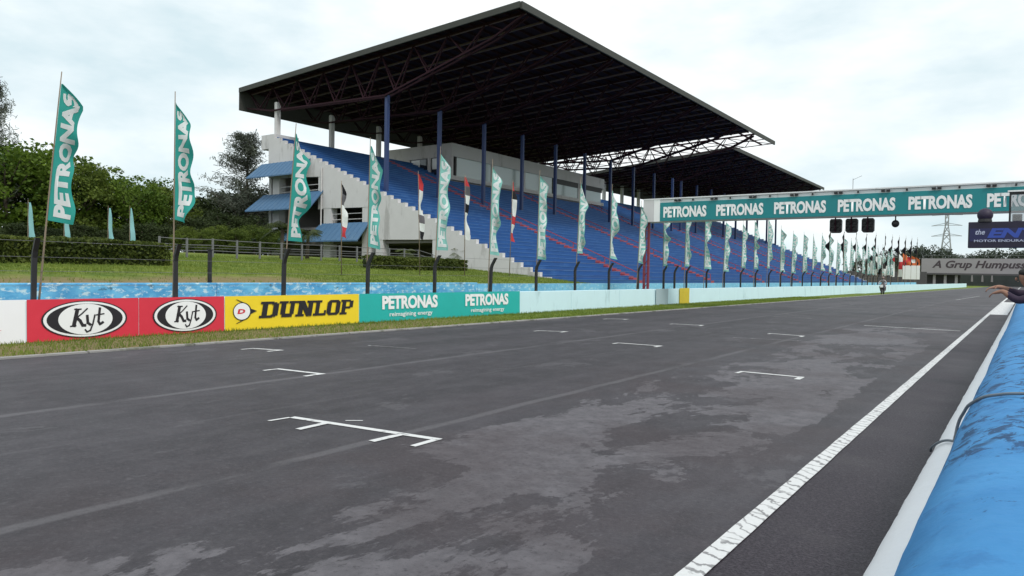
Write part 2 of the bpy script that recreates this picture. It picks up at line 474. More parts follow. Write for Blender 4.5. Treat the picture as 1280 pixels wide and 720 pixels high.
def back_wall_mat():
    m, nt, b, out = mat_new('weathered_blue'); g = G(nt)
    v = g.pos(scale=(1, 0.8, 1.6))
    n = g.noise(1.6, 8, 0.7, v); n2 = g.noise(5, 6, 0.7, v); n3 = g.noise(0.5, 4, 0.5)
    c = g.mix(g.ramp(n, 0.35, 0.65), (0.060, 0.30, 0.60), (0.16, 0.50, 0.78))
    c = g.mix(g.math('MULTIPLY', g.ramp(n2, 0.52, 0.62), 0.85), c, (0.60, 0.76, 0.82))
    c = g.mix(g.math('MULTIPLY', g.ramp(g.noise(2.3, 7, 0.7, g.pos(scale=(1, 1, 1.5), loc=(4, 2, 1))), 0.60, 0.68), 0.8), c, (0.05, 0.10, 0.14))
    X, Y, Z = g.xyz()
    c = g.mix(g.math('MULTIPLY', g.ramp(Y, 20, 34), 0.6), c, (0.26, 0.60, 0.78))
    nt.links.new(c, b.inputs['Base Color']); b.inputs['Roughness'].default_value = 0.75
    return m
M['back_wall'] = back_wall_mat()

def pit_wall_mat():
    m, nt, b, out = mat_new('pit_wall_blue'); g = G(nt)
    n = g.noise(2.2, 5, 0.6); n2 = g.noise(9, 7, 0.7)
    c = g.mix(g.ramp(n, 0.3, 0.7), (0.040, 0.205, 0.460), (0.060, 0.255, 0.530))
    c = g.mix(g.math('MULTIPLY', g.ramp(n2, 0.45, 0.7), 0.25), c, (0.07, 0.26, 0.56))
    # smudges and scuffs, gathered around the cable
    X, Y, Z = g.xyz()
    zone = g.math('MULTIPLY', g.ramp(Y, 3.4, 4.2), g.ramp(Y, 16.0, 7.0))
    sm = g.noise(6.5, 7, 0.7, g.pos(scale=(1.2, 0.75, 1.2)), 0.6)
    k = g.math('ADD', sm, g.math('MULTIPLY', g.math('SUBTRACT', zone, 1.0), 0.12))
    c = g.mix(g.math('MULTIPLY', g.ramp(k, 0.51, 0.57), 0.88), c, (0.012, 0.05, 0.13))
    for yc, sl in ((4.75, -0.9), (4.15, -0.6), (6.6, -0.8), (9.3, -0.5), (12.5, -0.4)):
        yd = g.math('ABSOLUTE', g.math('SUBTRACT', g.math('ADD', Y, g.math('ADD', g.math('MULTIPLY', X, sl), g.math('MULTIPLY', g.math('SUBTRACT', g.noise(2.5, 5, 0.6), 0.5), 0.55))), yc))
        cr = g.math('MULTIPLY', g.ramp(yd, 0.09, 0.01), g.ramp(g.noise(7, 6, 0.7, g.pos(loc=(yc, 0, 0))), 0.44, 0.60))
        c = g.mix(g.math('MULTIPLY', cr, 0.8), c, (0.012, 0.045, 0.11))
    k2 = g.noise(3.1, 6, 0.7, g.pos(loc=(2, 5, 1)))
    c = g.mix(g.math('MULTIPLY', g.ramp(k2, 0.54, 0.66), 0.4), c, (0.02, 0.11, 0.30))
    nt.links.new(c, b.inputs['Base Color']); b.inputs['Roughness'].default_value = 0.72; b.inputs['Specular IOR Level'].default_value = 0.25
    nt.links.new(g.bump(g.noise(5, 5, 0.6), 0.35, 0.03), b.inputs['Normal'])
    return m
M['pit_blue'] = pit_wall_mat()
def plinth_mat():
    m, nt, b, out = mat_new('plinth_white'); g = G(nt)
    X, Y, Z = g.xyz()
    n = g.noise(5, 7, 0.7)
    c = g.mix(g.noise(2, 4), (0.74, 0.75, 0.78), (0.86, 0.87, 0.89))
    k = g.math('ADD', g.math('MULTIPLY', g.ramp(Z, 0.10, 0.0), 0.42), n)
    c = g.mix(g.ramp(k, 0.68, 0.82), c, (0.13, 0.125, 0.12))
    nt.links.new(c, b.inputs['Base Color']); b.inputs['Roughness'].default_value = 0.6
    nt.links.new(g.bump(g.noise(12, 5, 0.6), 0.3, 0.02), b.inputs['Normal'])
    return m
M['plinth'] = plinth_mat()

# ------------------------------------------------------------------ helpers: lettering
def text_bm(s, bold=0.0, shear=0.0, spacing=1.0):
    """flat text as bmesh, x to the right, y up, normalised to height 1 (capital) and starting at x=0"""
    cu = bpy.data.curves.new('tmp_text', 'FONT')
    cu.body = s; cu.size = 1.0; cu.offset = bold; cu.shear = shear; cu.space_character = spacing
    cu.resolution_u = 3
    o = bpy.data.objects.new('tmp_text', cu); col.objects.link(o)
    dg = bpy.context.evaluated_depsgraph_get()
    me = bpy.data.meshes.new_from_object(o.evaluated_get(dg))
    bm = bmesh.new(); bm.from_mesh(me)
    bpy.data.objects.remove(o); bpy.data.curves.remove(cu); bpy.data.meshes.remove(me)
    return bm

def text_obj(s, name, mat, parent, mapf, width, height, bold=0.0, shear=0.0, spacing=1.0, cuts=0, depth=0.0):
    """mapf(a, b) -> world point, a in 0..width, b in 0..height"""
    bm = text_bm(s, bold, shear, spacing)
    xs = [v.co.x for v in bm.verts]; ys = [v.co.y for v in bm.verts]
    x0, x1, y0, y1 = min(xs), max(xs), min(ys), max(ys)
    for v in bm.verts:
        v.co = ((v.co.x - x0) / (x1 - x0) * width, (v.co.y - y0) / (y1 - y0) * height, 0)
    for i in range(1, cuts):
        bmesh.ops.bisect_plane(bm, geom=bm.verts[:] + bm.edges[:] + bm.faces[:], plane_co=(width * i / cuts, 0, 0), plane_no=(1, 0, 0))
    if cuts:
        for i in range(1, 4):
            bmesh.ops.bisect_plane(bm, geom=bm.verts[:] + bm.edges[:] + bm.faces[:], plane_co=(0, height * i / 4, 0), plane_no=(0, 1, 0))
    off = off_of(parent)
    for v in bm.verts:
        p = mapf(v.co.x, v.co.y); v.co = (p[0] - off.x, p[1] - off.y, p[2] - off.z)
    me = bpy.data.meshes.new(name); bm.to_mesh(me); bm.free()
    return link(name, me, mat, parent)

# ================================================================== SETTING
def barrier_x(y): return -16.15 + 0.02 * y
def edge_x(y): return -13.88 + 0.025 * y
def back_x(y): return -19.6 + 0.02 * y
def sstep(a, b, x):
    t = min(max((x - a) / (b - a), 0), 1); return t * t * (3 - 2 * t)

def terrain(x, y):
    prof = [(-19.7, 0.98), (-24, 1.36), (-27, 1.60), (-33, 2.05), (-40, 2.42), (-90, 2.5), (-200, 4), (-700, 8)]
    if x > -19.76: return -0.03
    z = prof[-1][1]
    for (xa, za), (xb, zb) in zip(prof, prof[1:]):
        if x >= xb:
            z = za + (zb - za) * (xa - x) / (xa - xb); break
    z = min(z, 99)
    if x > -19.7: z = prof[0][1]
    s = sstep(35.5, 39.0, y)
    low = 0.55 if x > -58 else 2.4
    z = z * (1 - s) + min(z, low) * s
    if y > 150:
        z = z * (1 - sstep(150, 175, y)) + 0.2 * sstep(150, 175, y)
    z += 0.05 * mnoise.noise(Vector((x * 0.5, y * 0.5, 0))) * (1 if x < -20 else 0)
    return z

gx = [-2500, -1200, -700, -400, -200, -120, -90, -70, -60, -52, -46] + [-44 + 0.75 * i for i in range(32)] + [-19.78, -19.74, -16, -10, 0, 20, 60, 200, 700, 2500]
gx = sorted(set(gx))
gy = [-300, -100, -40, -20, -10] + [-6 + 0.8 * i for i in range(60)] + [44, 50, 60, 80, 100, 130, 150, 160, 175, 200, 300, 500, 900, 1600, 3000, 5000]
gy = sorted(set(gy))
mb = MB()
for y in gy:
    for x in gx: mb.v.append((x, y, terrain(x, y)))
nx = len(gx)
for j in range(len(gy) - 1):
    for i in range(nx - 1):
        mb.f.append((j*nx + i, j*nx + i + 1, (j+1)*nx + i + 1, (j+1)*nx + i))
tag(mb.build('ground', M['ground'], smooth=True), kind='structure')

# track: asphalt strip whose left edge closes in slightly with distance
mb = MB()
ys = [-30, 0, 20, 40, 60, 80, 110, 150, 205, 300, 420]
for i, y in enumerate(ys):
    mb.v += [(edge_x(min(y, 200)), y, 0.0), (14.0, y, 0.0)]
    if i: b = 2*i; mb.f.append((b-2, b-1, b+1, b))
track = tag(mb.build('race_track', M['asphalt']), kind='structure')

# concrete kerb stones along the left edge of the asphalt: one part each
kerb_me = None
for k in range(34):
    y = -4 + k * 2.0
    mb = MB()
    xk = edge_x(y + 1)
    mb.hexa([(edge_x(y) - 0.13, y + 0.02, -0.02), (edge_x(y), y + 0.02, -0.02), (edge_x(y+2), y + 1.98, -0.02), (edge_x(y+2) - 0.13, y + 1.98, -0.02)],
            [(edge_x(y) - 0.13, y + 0.02, 0.035), (edge_x(y), y + 0.02, 0.03), (edge_x(y+2), y + 1.98, 0.03), (edge_x(y+2) - 0.13, y + 1.98, 0.035)])
    mb.build('kerb_stone', M['kerb'], track)
mb = MB()
mb.hexa([(edge_x(64)-0.13, 64, -0.02), (edge_x(64), 64, -0.02), (edge_x(200), 205, -0.02), (edge_x(200)-0.13, 205, -0.02)],
        [(edge_x(64)-0.13, 64, 0.03), (edge_x(64), 64, 0.03), (edge_x(200), 205, 0.03), (edge_x(200)-0.13, 205, 0.03)])
tag(mb.build('far_kerb', M['kerb'], track), kind='stuff')

# verge between asphalt and barrier
mb = MB()
ys = [-6 + 2 * i for i in range(45)]
for i, y in enumerate(ys):
    a, b_ = barrier_x(y) + 0.02, edge_x(y) - 0.135
    for t in (0, 0.25, 0.5, 0.75, 1.0):
        mb.v.append((a + (b_ - a) * t, y, 0.03 + 0.03 * math.sin(math.pi * t) + 0.012 * mnoise.noise(Vector((t * 7, y, 2)))))
    if i:
        for t in range(4):
            b = (i-1)*5 + t; mb.f.append((b, b+1, b+6, b+5))
verge = tag(mb.build('grass_verge', M['ground'], smooth=True), kind='structure')

def blades(name, n, xf, y0, y1, zf, hmin, hmax, wid, mat, label, cat):
    y = RNG.uniform(y0, y1, n); t = RNG.uniform(0, 1, n)
    x = np.array([xf(yy, tt) for yy, tt in zip(y, t)])
    z = np.array([zf(xx, yy) for xx, yy in zip(x, y)])
    h = RNG.uniform(hmin, hmax, n); a = RNG.uniform(0, 2*np.pi, n); lean = RNG.uniform(-0.5, 0.5, (n, 2))
    dx, dy = np.cos(a) * wid / 2, np.sin(a) * wid / 2
    v = np.empty((n, 3, 3))
    v[:, 0] = np.stack([x - dx, y - dy, z - 0.01], 1)
    v[:, 1] = np.stack([x + dx, y + dy, z - 0.01], 1)
    v[:, 2] = np.stack([x + lean[:, 0] * h, y + lean[:, 1] * h, z + h], 1)
    o = np_mesh(name, v.reshape(-1, 3), n, 3, mat)
    return tag(o, label, cat, kind='stuff')
blades('verge_grass', 42000, lambda y, t: barrier_x(y) + 0.05 + t * (edge_x(y) - 0.16 - barrier_x(y)), -4, 60,
       lambda x, y: 0.035, 0.03, 0.10, 0.025, M['blade'], 'short green grass strip between the track edge and the painted barrier', 'grass')
blades('bank_grass', 60000, lambda y, t: -20.2 - ((t * 15) if (y > 17 or t > 0.22 or RNG.uniform() < 0.15) else (3.3 + t * 50)), -2, 38.5, terrain, 0.03, 0.10, 0.035, M['blade'],
       'rough grass bank rising behind the weathered blue wall', 'grass')

# ------------------------------------------------------------------ painted markings (parts of the track)
def strip(mb, p, q, w, z=0.006):
    p = Vector((p[0], p[1], 0)); q = Vector((q[0], q[1], 0))
    d = (q - p).normalized(); s = Vector((-d.y, d.x, 0)) * w / 2
    n = max(1, int((q - p).length / 0.25)); b = len(mb.v)
    for i in range(n + 1):
        c = p + (q - p) * i / n
        j = 1 + 0.10 * mnoise.noise(Vector((c.x * 9, c.y * 9, 3)))
        mb.v += [(c.x - s.x * j, c.y - s.y * j, z), (c.x + s.x * j, c.y + s.y * j, z)]
        if i: k = b + 2*i; mb.f.append((k-2, k-1, k+1, k))
mb = MB(); strip(mb, (-1.41, 0.5), (-1.52, 62), 0.125, 0.008); mb.build('track_edge_line', M['mark_line'], track)
mb = MB(); strip(mb, (-1.52, 62.1), (-1.6, 240), 0.135, 0.008); mb.build('track_edge_line', M['mark'], track)
mb = MB(); strip(mb, (-4.49, 26.8), (-1.69, 26.55), 0.12); mb.build('start_line', M['mark'], track)
mb = MB(); strip(mb, (-6.2, 18.5), (-4.42, 18.85), 0.05); mb.build('faint_line', M['mark_faint'], track)
mb = MB(); strip(mb, (-11.25, 10.45), (-10.1, 10.7), 0.05); mb.build('faint_line', M['mark_faint'], track)
mb = MB(); strip(mb, (-8.46, 29.6), (-6.8, 29.7), 0.05); mb.build('faint_line', M['mark_faint'], track)
mb = MB(); strip(mb, (-4.7, 68), (-4.04, 89), 0.14); mb.build('faint_line', M['mark_faint'], track)
mb = MB(); strip(mb, (-1.14, 41), (-1.14, 66), 0.78, 0.005); mb.build('painted_box', M['mark'], track)
# the nearest grid box: a bar with four short legs
mb = MB()
strip(mb, (-6.36, 4.83), (-4.47, 5.08), 0.085)
for a, b_, w in (((-6.36, 4.80), (-6.38, 4.55), 0.045), ((-5.85, 4.86), (-5.83, 4.50), 0.08), ((-4.90, 5.00), (-4.91, 4.62), 0.08), ((-4.50, 5.04), (-4.49, 4.73), 0.07)):
    strip(mb, a, b_, w, 0.0075)
strip(mb, (-5.80, 5.08), (-5.66, 5.20), 0.03)
mb.build('grid_mark', M['mark'], track)
for (x0, y0, x1, y1) in ((-9.62, 7.0, -8.62, 7.12), (-12.4, 8.45, -11.7, 8.66), (-3.89, 11.98, -2.86, 12.0), (-7.71, 14.9, -6.62, 15.0),
                         (-10.91, 16.4, -10.16, 16.75), (-5.88, 20.65, -4.9, 20.5), (-9.43, 22.1, -8.4, 22.25), (-12.15, 22.6, -11.5, 23.1)):
    mb = MB()
    strip(mb, (x0, y0), (x1, y1), 0.09)
    strip(mb, (x0 + 0.04, y0 - 0.02), (x0 + 0.03, y0 - 0.26), 0.07, 0.0075)
    strip(mb, (x1 - 0.04, y1 - 0.02), (x1 - 0.03, y1 - 0.34), 0.09, 0.0075)
    mb.build('grid_mark', M['mark'], track)

# ================================================================== BARRIER, BANNERS, FENCE
bar_root = thing('barrier_wall', (-15.9, 12, 0), 'low pale blue concrete barrier running along the far side of the track', 'barrier')
y = -8.0
L = 4.25
k = 0
while y < 205:
    y1 = min(y + L, 205)
    mb = MB()
    xa, xb = barrier_x(y), barrier_x(y1)
    g_ = 0.012
    mb.hexa([(xa - 0.26, y + g_, -0.03), (xa, y + g_, -0.03), (xb, y1 - g_, -0.03), (xb - 0.26, y1 - g_, -0.03)],
            [(xa - 0.24, y + g_, 0.87), (xa - 0.02, y + g_, 0.87), (xb - 0.02, y1 - g_, 0.87), (xb - 0.24, y1 - g_, 0.87)])
    mb.build('concrete_block', M['block_pale'], bar_root, bevel=0.015)
    y = y1; k += 1
    if y > 90: L = 12

def banner(name, y0, y1, mat, label, z0=0.035, z1=0.885, seg=10):
    """thin printed sheet tied on the track side of the barrier, slightly slack"""
    t = thing(name, (barrier_x((y0+y1)/2) + 0.012, (y0 + y1) / 2, 0), label, 'banner')
    mb = MB()
    for i in range(seg + 1):
        yy = y0 + (y1 - y0) * i / seg
        for j in range(4):
            s = j / 3
            x = barrier_x(yy) + 0.014 - 0.02 * s + 0.006 * mnoise.noise(Vector((yy * 1.7, s * 3, 1)))
            mb.v.append((x, yy, z0 + (z1 - z0) * s))
    n = 4
    for i in range(seg):
        for j in range(3):
            mb.f.append((i*n + j, (i+1)*n + j, (i+1)*n + j + 1, i*n + j + 1))
    sh = mb.build('sheet', mat, t, smooth=False, fix=False)
    so = sh.modifiers.new('thick', 'SOLIDIFY'); so.thickness = 0.004
    return t
def on_banner(lift=0.012):
    return lambda yy, z: (barrier_x(yy) + 0.014 + 0.012 + lift - 0.02 * (z - 0.035) / 0.85, yy, z)

# white banner with a red swoosh, at the left edge
bw = banner('white_banner', 1.6, 5.83, M['ban_white'], 'white banner with a red swoosh on the barrier at the left edge')
fb = on_banner()
mb = MB()
pts = [(4.2, 0.16), (4.7, 0.20), (5.25, 0.27), (5.42, 0.30), (5.30, 0.315), (4.7, 0.33), (4.2, 0.34)]
mb.v = [fb(a, b_) for a, b_ in pts]; mb.f = [tuple(range(len(pts)))]
mb.build('swoosh', M['logo_red'], bw, fix=False)

def ellipse_poly(cy, cz, ry, rz, lift, n=44):
    f = on_banner(lift)
    mb = MB(); mb.v = [f(cy + ry * math.cos(2*math.pi*i/n), cz + rz * math.sin(2*math.pi*i/n)) for i in range(n)]
    mb.f = [tuple(range(n))]
    return mb
for y0, y1, cy, ry, lab in ((5.85, 8.02, 6.93, 0.80, 'red banner with a black and white oval logo, larger and left of two'),
                            (8.03, 10.08, 9.10, 0.74, 'red banner with a black and white oval logo, beside the yellow banner')):
    b1 = banner('red_banner', y0, y1, M['ban_red'], lab)
    cz = 0.46
    lg = ellipse_poly(cy, cz, ry + 0.035, 0.385, 0.003).build('logo_rim', M['letter_black'], b1, fix=False)
    ellipse_poly(cy, cz, ry, 0.365, 0.006).build('logo_ring', M['letter_white'], lg, fix=False)
    ellipse_poly(cy, cz, ry - 0.06, 0.325, 0.009).build('logo_oval', M['letter_black'], lg, fix=False)
    ellipse_poly(cy, cz, ry * 0.66, 0.32, 0.012).build('logo_disc', M['letter_white'], lg, fix=False)
    f2 = on_banner(0.016)
    # lettering "Kyt": three slanted letters built from strokes, heavier on the downstrokes
    def stroke(mb, pts, w):
        for (a, b_), (c, d) in zip(pts, pts[1:]):
            v = Vector((c - a, d - b_)).normalized(); s = Vector((-v.y, v.x)) * w / 2; e = v * w * 0.35
            bb = len(mb.v)
            dl = 0.0006 * (len(mb.f) % 7)
            ff = on_banner(0.016 + dl)
            for p in ((a - e.x - s.x, b_ - e.y - s.y), (c + e.x - s.x, d + e.y - s.y), (c + e.x + s.x, d + e.y + s.y), (a - e.x + s.x, b_ - e.y + s.y)):
                mb.v.append(ff(cy + p[0] * ry / 0.80, cz + p[1]))
            mb.f.append((bb, bb+1, bb+2, bb+3))
    m_ = MB()
    stroke(m_, [(-0.24, -0.13), (-0.17, 0.20)], 0.075)
    stroke(m_, [(-0.30, -0.14), (-0.20, -0.13)], 0.03); stroke(m_, [(-0.22, 0.21), (-0.10, 0.21)], 0.03)
    stroke(m_, [(-0.20, 0.02), (-0.08, 0.12), (0.02, 0.22)], 0.028)
    stroke(m_, [(-0.19, 0.04), (-0.12, -0.03), (-0.07, -0.13), (-0.02, -0.13)], 0.06)
    stroke(m_, [(0.02, 0.07), (0.03, -0.08), (0.08, -0.12)], 0.055)
    stroke(m_, [(0.17, 0.08), (0.13, -0.10), (0.08, -0.24), (0.01, -0.27), (-0.02, -0.22)], 0.032)
    stroke(m_, [(0.27, 0.22), (0.24, -0.06), (0.27, -0.12), (0.33, -0.08)], 0.05)
    stroke(m_, [(0.20, 0.08), (0.35, 0.10)], 0.028)
    m_.build('lettering', M['letter_black'], lg, fix=False)

# yellow banner: arrow disc and slab letters
by = banner('yellow_banner', 10.10, 14.35, M['ban_yellow'], 'yellow banner with heavy black slanted lettering and a round arrow logo')
fy = on_banner(0.005)
def flat_poly(pts, lift, name, mat, parent):
    f = on_banner(lift); mb = MB(); mb.v = [f(a, b_) for a, b_ in pts]; mb.f = [tuple(range(len(pts)))]
    return mb.build(name, mat, parent, fix=False)
ellipse_poly(10.56, 0.50, 0.255, 0.225, 0.004).build('logo_edge', M['letter_black'], by, fix=False)
flat_poly([(10.62, 0.70), (10.74, 0.585), (10.98, 0.50), (10.74, 0.405), (10.62, 0.30)], 0.003, 'logo_arrow', M['letter_black'], by)
ld = ellipse_poly(10.55, 0.50, 0.225, 0.205, 0.008).build('logo_disc', M['letter_white'], by, fix=False)
text_obj('D', 'logo_letter', M['logo_red'], ld, lambda a, b_: on_banner(0.012)(10.42 + a, 0.44 + b_), 0.22, 0.12, 0.05, 0.15)
mb = MB()
for s in (1, -1):
    f = on_banner(0.004); b = len(mb.v)
    mb.v += [f(10.38, 0.50 + s*0.30), f(10.42, 0.50 + s*0.30), f(10.66, 0.50 + s*0.20), f(10.62, 0.50 + s*0.19)]
    mb.f.append((b, b+1, b+2, b+3))
mb.build('logo_flash', M['letter_black'], by, fix=False)
def slab_letter(ch, y0, w, z0, h):
    """heavy slab letters from overlapping strokes, slanted"""
    sh = 0.16
    rects = {'U': [(0.12,0.18,0.40,1), (0.64,0.18,0.88,1), (0.2,0,0.80,0.22), (0.0,0.86,0.50,1), (0.54,0.86,1,1)],
             'N': [(0.12,0,0.38,1), (0.66,0,0.92,1), (0,0,0.48,0.14), (0.56,0.86,1,1), (0,0.86,0.3,1)],
             'L': [(0.14,0,0.44,1), (0,0,0.98,0.15), (0,0.86,0.58,1), (0.82,0,0.98,0.34)],
             'D': [(0.12,0,0.40,1), (0,0,0.70,0.15), (0,0.85,0.70,1), (0.68,0.12,0.98,0.88), (0.60,0.05,0.86,0.2), (0.60,0.80,0.86,0.95)],
             'O': [(0.03,0.14,0.34,0.86), (0.66,0.14,0.97,0.86), (0.18,0,0.82,0.16), (0.18,0.84,0.82,1), (0.10,0.06,0.30,0.2), (0.7,0.06,0.9,0.2), (0.1,0.8,0.3,0.94), (0.7,0.8,0.9,0.94)],
             'P': [(0.12,0,0.42,1), (0,0,0.56,0.14), (0,0.86,0.76,1), (0.70,0.48,0.98,0.93), (0.4,0.40,0.80,0.54)]}[ch]
    mb = MB()
    for i, (a, b_, c, d) in enumerate(rects):
        f = on_banner(0.006 + 0.0007 * i)
        k = len(mb.v)
        for p, q in ((a, b_), (c, b_), (c, d), (a, d)):
            mb.v.append(f(y0 + p * w + sh * h * q * 1.2, z0 + q * h))
        mb.f.append((k, k+1, k+2, k+3))
    if ch == 'N':
        f = on_banner(0.011); k = len(mb.v)
        for p, q in ((0.12, 1), (0.42, 1), (0.90, 0), (0.62, 0)):
            mb.v.append(f(y0 + p * w + sh * h * q * 1.2, z0 + q * h))
        mb.f.append((k, k+1, k+2, k+3))
    mb.build('letter', M['letter_black'], by, fix=False)
yy = 11.02
for ch, w in (('D', 0.56), ('U', 0.55), ('N', 0.58), ('L', 0.44), ('O', 0.49), ('P', 0.46)):
    slab_letter(ch, yy, w, 0.31, 0.42); yy += w - 0.005

# teal banner with the word twice and a small second line
bt = banner('teal_banner', 14.37, 22.3, M['ban_teal'], 'long teal banner with white lettering twice, next to the yellow banner', seg=18)
for y0 in (15.25, 19.1):
    w = 2.45
    text_obj('PETRONAS', 'lettering', M['letter_white'], bt, lambda a, b_, y0=y0: on_banner(0.01)(y0 + a, 0.40 + b_), w, 0.42, 0.045, 0, 0.97, cuts=6)
    text_obj('reimagining energy', 'small_lettering', M['letter_white'], bt, lambda a, b_, y0=y0: on_banner(0.01)(y0 + 0.30 + a, 0.14 + b_), w - 0.55, 0.17, 0.012, cuts=6)

# yellow painted board and grey board on the barrier beyond the gantry foot
t = thing('yellow_board', (barrier_x(37.6), 37.6, 0), 'small yellow board on the pale barrier just right of the gantry leg', 'board')
mb = MB(); mb.box(barrier_x(37.6) + 0.012, barrier_x(37.6) + 0.04, 36.95, 38.3, 0.01, 0.9); mb.build('board_face', M['block_yellow'], t, bevel=0.006)
t = thing('grey_board', (barrier_x(34.9), 34.9, 0), 'narrow grey board on the barrier below the gantry leg', 'board')
mb = MB(); mb.box(barrier_x(34.9) + 0.02, barrier_x(34.9) + 0.045, 34.0, 35.5, 0.01, 0.885); mb.build('board_face', simple('board_grey_blue', (0.36, 0.46, 0.50), 0.7, 0.1, 2), t, bevel=0.006)

# safety fence: black posts with bent tops, strung with thin wires
fence = thing('safety_fence', (-16.45, 20, 0), 'row of black fence posts with bent tops and thin wires behind the barrier', 'fence')
post_ys = [6.08 + 2.965 * i for i in range(-2, 34)] + [37.1]
post_ys = sorted(post_ys)
def post_mesh():
    mb = MB(); pts = [(0, 0, 0), (0, 0, 1.72), (0.03, 0, 1.84), (0.20, 0, 2.12)]
    w = 0.045
    b = 0
    for p in pts:
        mb.v += [(p[0]-w, -w, p[2]), (p[0]+w, -w, p[2]), (p[0]+w, w, p[2]), (p[0]-w, w, p[2])]
    for i in range(3):
        for k in range(4):
            k2 = (k+1) % 4
            mb.f.append((i*4+k, i*4+k2, i*4+4+k2, i*4+4+k))
    mb.f += [(3,2,1,0), (12,13,14,15)]
    return mb.mesh('post')
pm = post_mesh(); pm.materials.append(M['black'])
for i, yy in enumerate(post_ys):
    o = bpy.data.objects.new('post', pm); col.objects.link(o); o.parent = fence
    o.location = Vector((barrier_x(yy) - 0.34, yy, 0)) - fence.location
    o.rotation_euler = (random.uniform(-0.015, 0.015), random.uniform(-0.02, 0.02), random.uniform(-0.12, 0.12))
for z, dx in ((1.15, 0), (1.45, 0), (1.74, 0), (2.06, 0.165)):
    mb = MB(); mb.bar((barrier_x(0) - 0.36 + dx, 0, z), (barrier_x(108) - 0.36 + dx, 108, z), 0.008); mb.build('wire', M['grey_steel'], fence)

# weathered blue wall farther back
bwr = thing('blue_wall', (-19.3, 20, 0), 'weathered sky blue retaining wall behind the fence posts', 'wall')
y = -12.0
while y < 150:
    y1 = y + 6.0
    mb = MB(); g_ = 0.008
    xa, xb = back_x(y), back_x(y1)
    top = 1.13 if y < 24 else 1.08
    mb.hexa([(xa - 0.28, y + g_, -0.03), (xa, y + g_, -0.03), (xb, y1 - g_, -0.03), (xb - 0.28, y1 - g_, -0.03)],
            [(xa - 0.28, y + g_, top), (xa, y + g_, top), (xb, y1 - g_, top), (xb - 0.28, y1 - g_, top)])
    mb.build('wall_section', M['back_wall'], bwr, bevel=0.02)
    y = y1

# ================================================================== START GANTRY
gt = thing('start_gantry', (-15.9, 33.6, 0), 'long teal and white overhead gantry with white lettering spanning the track', 'gantry')
GY = 33.5
mb = MB(); mb.box(-15.98, 6.0, GY + 0.03, GY + 0.95, 4.28, 5.38); mb.build('beam', M['white_paint'], gt, bevel=0.02)
mb = MB(); mb.box(-15.98, -15.42, GY - 0.02, GY + 0.03, 4.26, 5.40); mb.build('end_panel', M['concrete'], gt)
mb = MB(); mb.box(-15.41, -15.08, GY - 0.015, GY + 0.03, 4.27, 5.39); mb.build('end_stripe', M['letter_white'], gt)
mb = MB(); mb.box(-15.07, 6.0, GY - 0.02, GY + 0.03, 4.30, 5.22); face = mb.build('banner_face', M['gantry_teal'], gt)
for i in range(8):
    x0 = -14.88 + 2.70 * i
    text_obj('PETRONAS', 'lettering', M['letter_white'], face, lambda a, b_, x0=x0: (x0 + a, GY - 0.035, 4.46 + b_), 2.22, 0.55, 0.045, 0, 0.97)
mb = MB(); mb.box(-15.98, 6.0, GY - 0.04, GY + 1.0, 5.385, 5.44); mb.build('top_rail', M['white_paint'], gt)
mb = MB(); mb.box(-15.98, 6.0, GY - 0.05, GY + 0.02, 4.235, 4.275); mb.build('bottom_rail', M['grey_steel'], gt)
x = -14.3; i = 0
while x < 5.5:
    w = 0.34 if i % 2 == 0 else 0.16
    mb = MB(); mb.box(x, x + w * 0.42, GY - 0.10, GY - 0.022, 5.25, 5.34)
    if i % 2 == 0: mb.box(x + w * 0.58, x + w, GY - 0.10, GY - 0.022, 5.25, 5.34)
    mb.build('lamp_fitting', M['black'], gt, bevel=0.008)
    x += 0.92; i += 1
for xx in (-16.02, -15.80):
    mb = MB(); mb.box(xx - 0.055, xx + 0.055, GY + 0.25, GY + 0.37, -0.03, 4.28); mb.build('leg', M['maroon_red'], gt, bevel=0.01)
for xx in (5.3, 5.6):
    mb = MB(); mb.box(xx - 0.055, xx + 0.055, GY + 0.25, GY + 0.37, -0.03, 4.28); mb.build('leg', M['maroon_red'], gt, bevel=0.01)
mb = MB()
for k in range(6): mb.bar((-16.02, GY + 0.31, 0.9 + k * 0.6), (-15.80, GY + 0.31, 1.2 + k * 0.6), 0.03)
mb.build('leg_lacing', M['maroon_red'], gt)
mb = MB(); mb.tube([(-6.3, GY + 0.5, 5.4), (-6.3, GY + 0.5, 5.95)], 0.012, 6); mb.bar((-6.3, GY + .5, 5.9), (-5.95, GY + .5, 6.05), 0.012); mb.build('aerial', M['grey_steel'], gt)

# start lights: three hanging boxes
for i, (x0, lab) in enumerate(((-7.14, 'left'), (-6.50, 'middle'), (-5.86, 'right'))):
    t = thing('start_light', (x0 + 0.24, GY + 0.3, 3.57), 'black start light box under the gantry, %s one of three' % lab, 'signal light', 'start lights hanging from the gantry')
    mb = MB(); mb.prism_xz([(x0, 3.66), (x0 + 0.07, 3.58), (x0 + 0.41, 3.58), (x0 + 0.48, 3.66), (x0 + 0.48, 4.12), (x0 + 0.43, 4.19), (x0 + 0.05, 4.19), (x0, 4.12)], GY + 0.18, GY + 0.42)
    mb.build('housing', M['black'], t, bevel=0.01)
    mb = MB(); mb.box(x0 + 0.215, x0 + 0.265, GY + 0.13, GY + 0.18, 3.6, 4.26); mb.build('hanger', M['maroon'], t)
    for cx in (0.115, 0.365):
        for cz in (3.76, 4.0):
            mb = MB()
            mb.tube([(x0 + cx, GY + 0.08, cz), (x0 + cx, GY + 0.181, cz)], 0.085, 14, cap=False); mb.build('visor', M['black'], t)
            mb = MB(); mb.tube([(x0 + cx, GY + 0.165, cz), (x0 + cx, GY + 0.183, cz)], 0.075, 14); mb.build('lens', M['black'], t)
t = thing('siren_lamp', (-4.58, GY + 0.3, 3.79), 'small round black lamp hanging under the gantry', 'lamp')
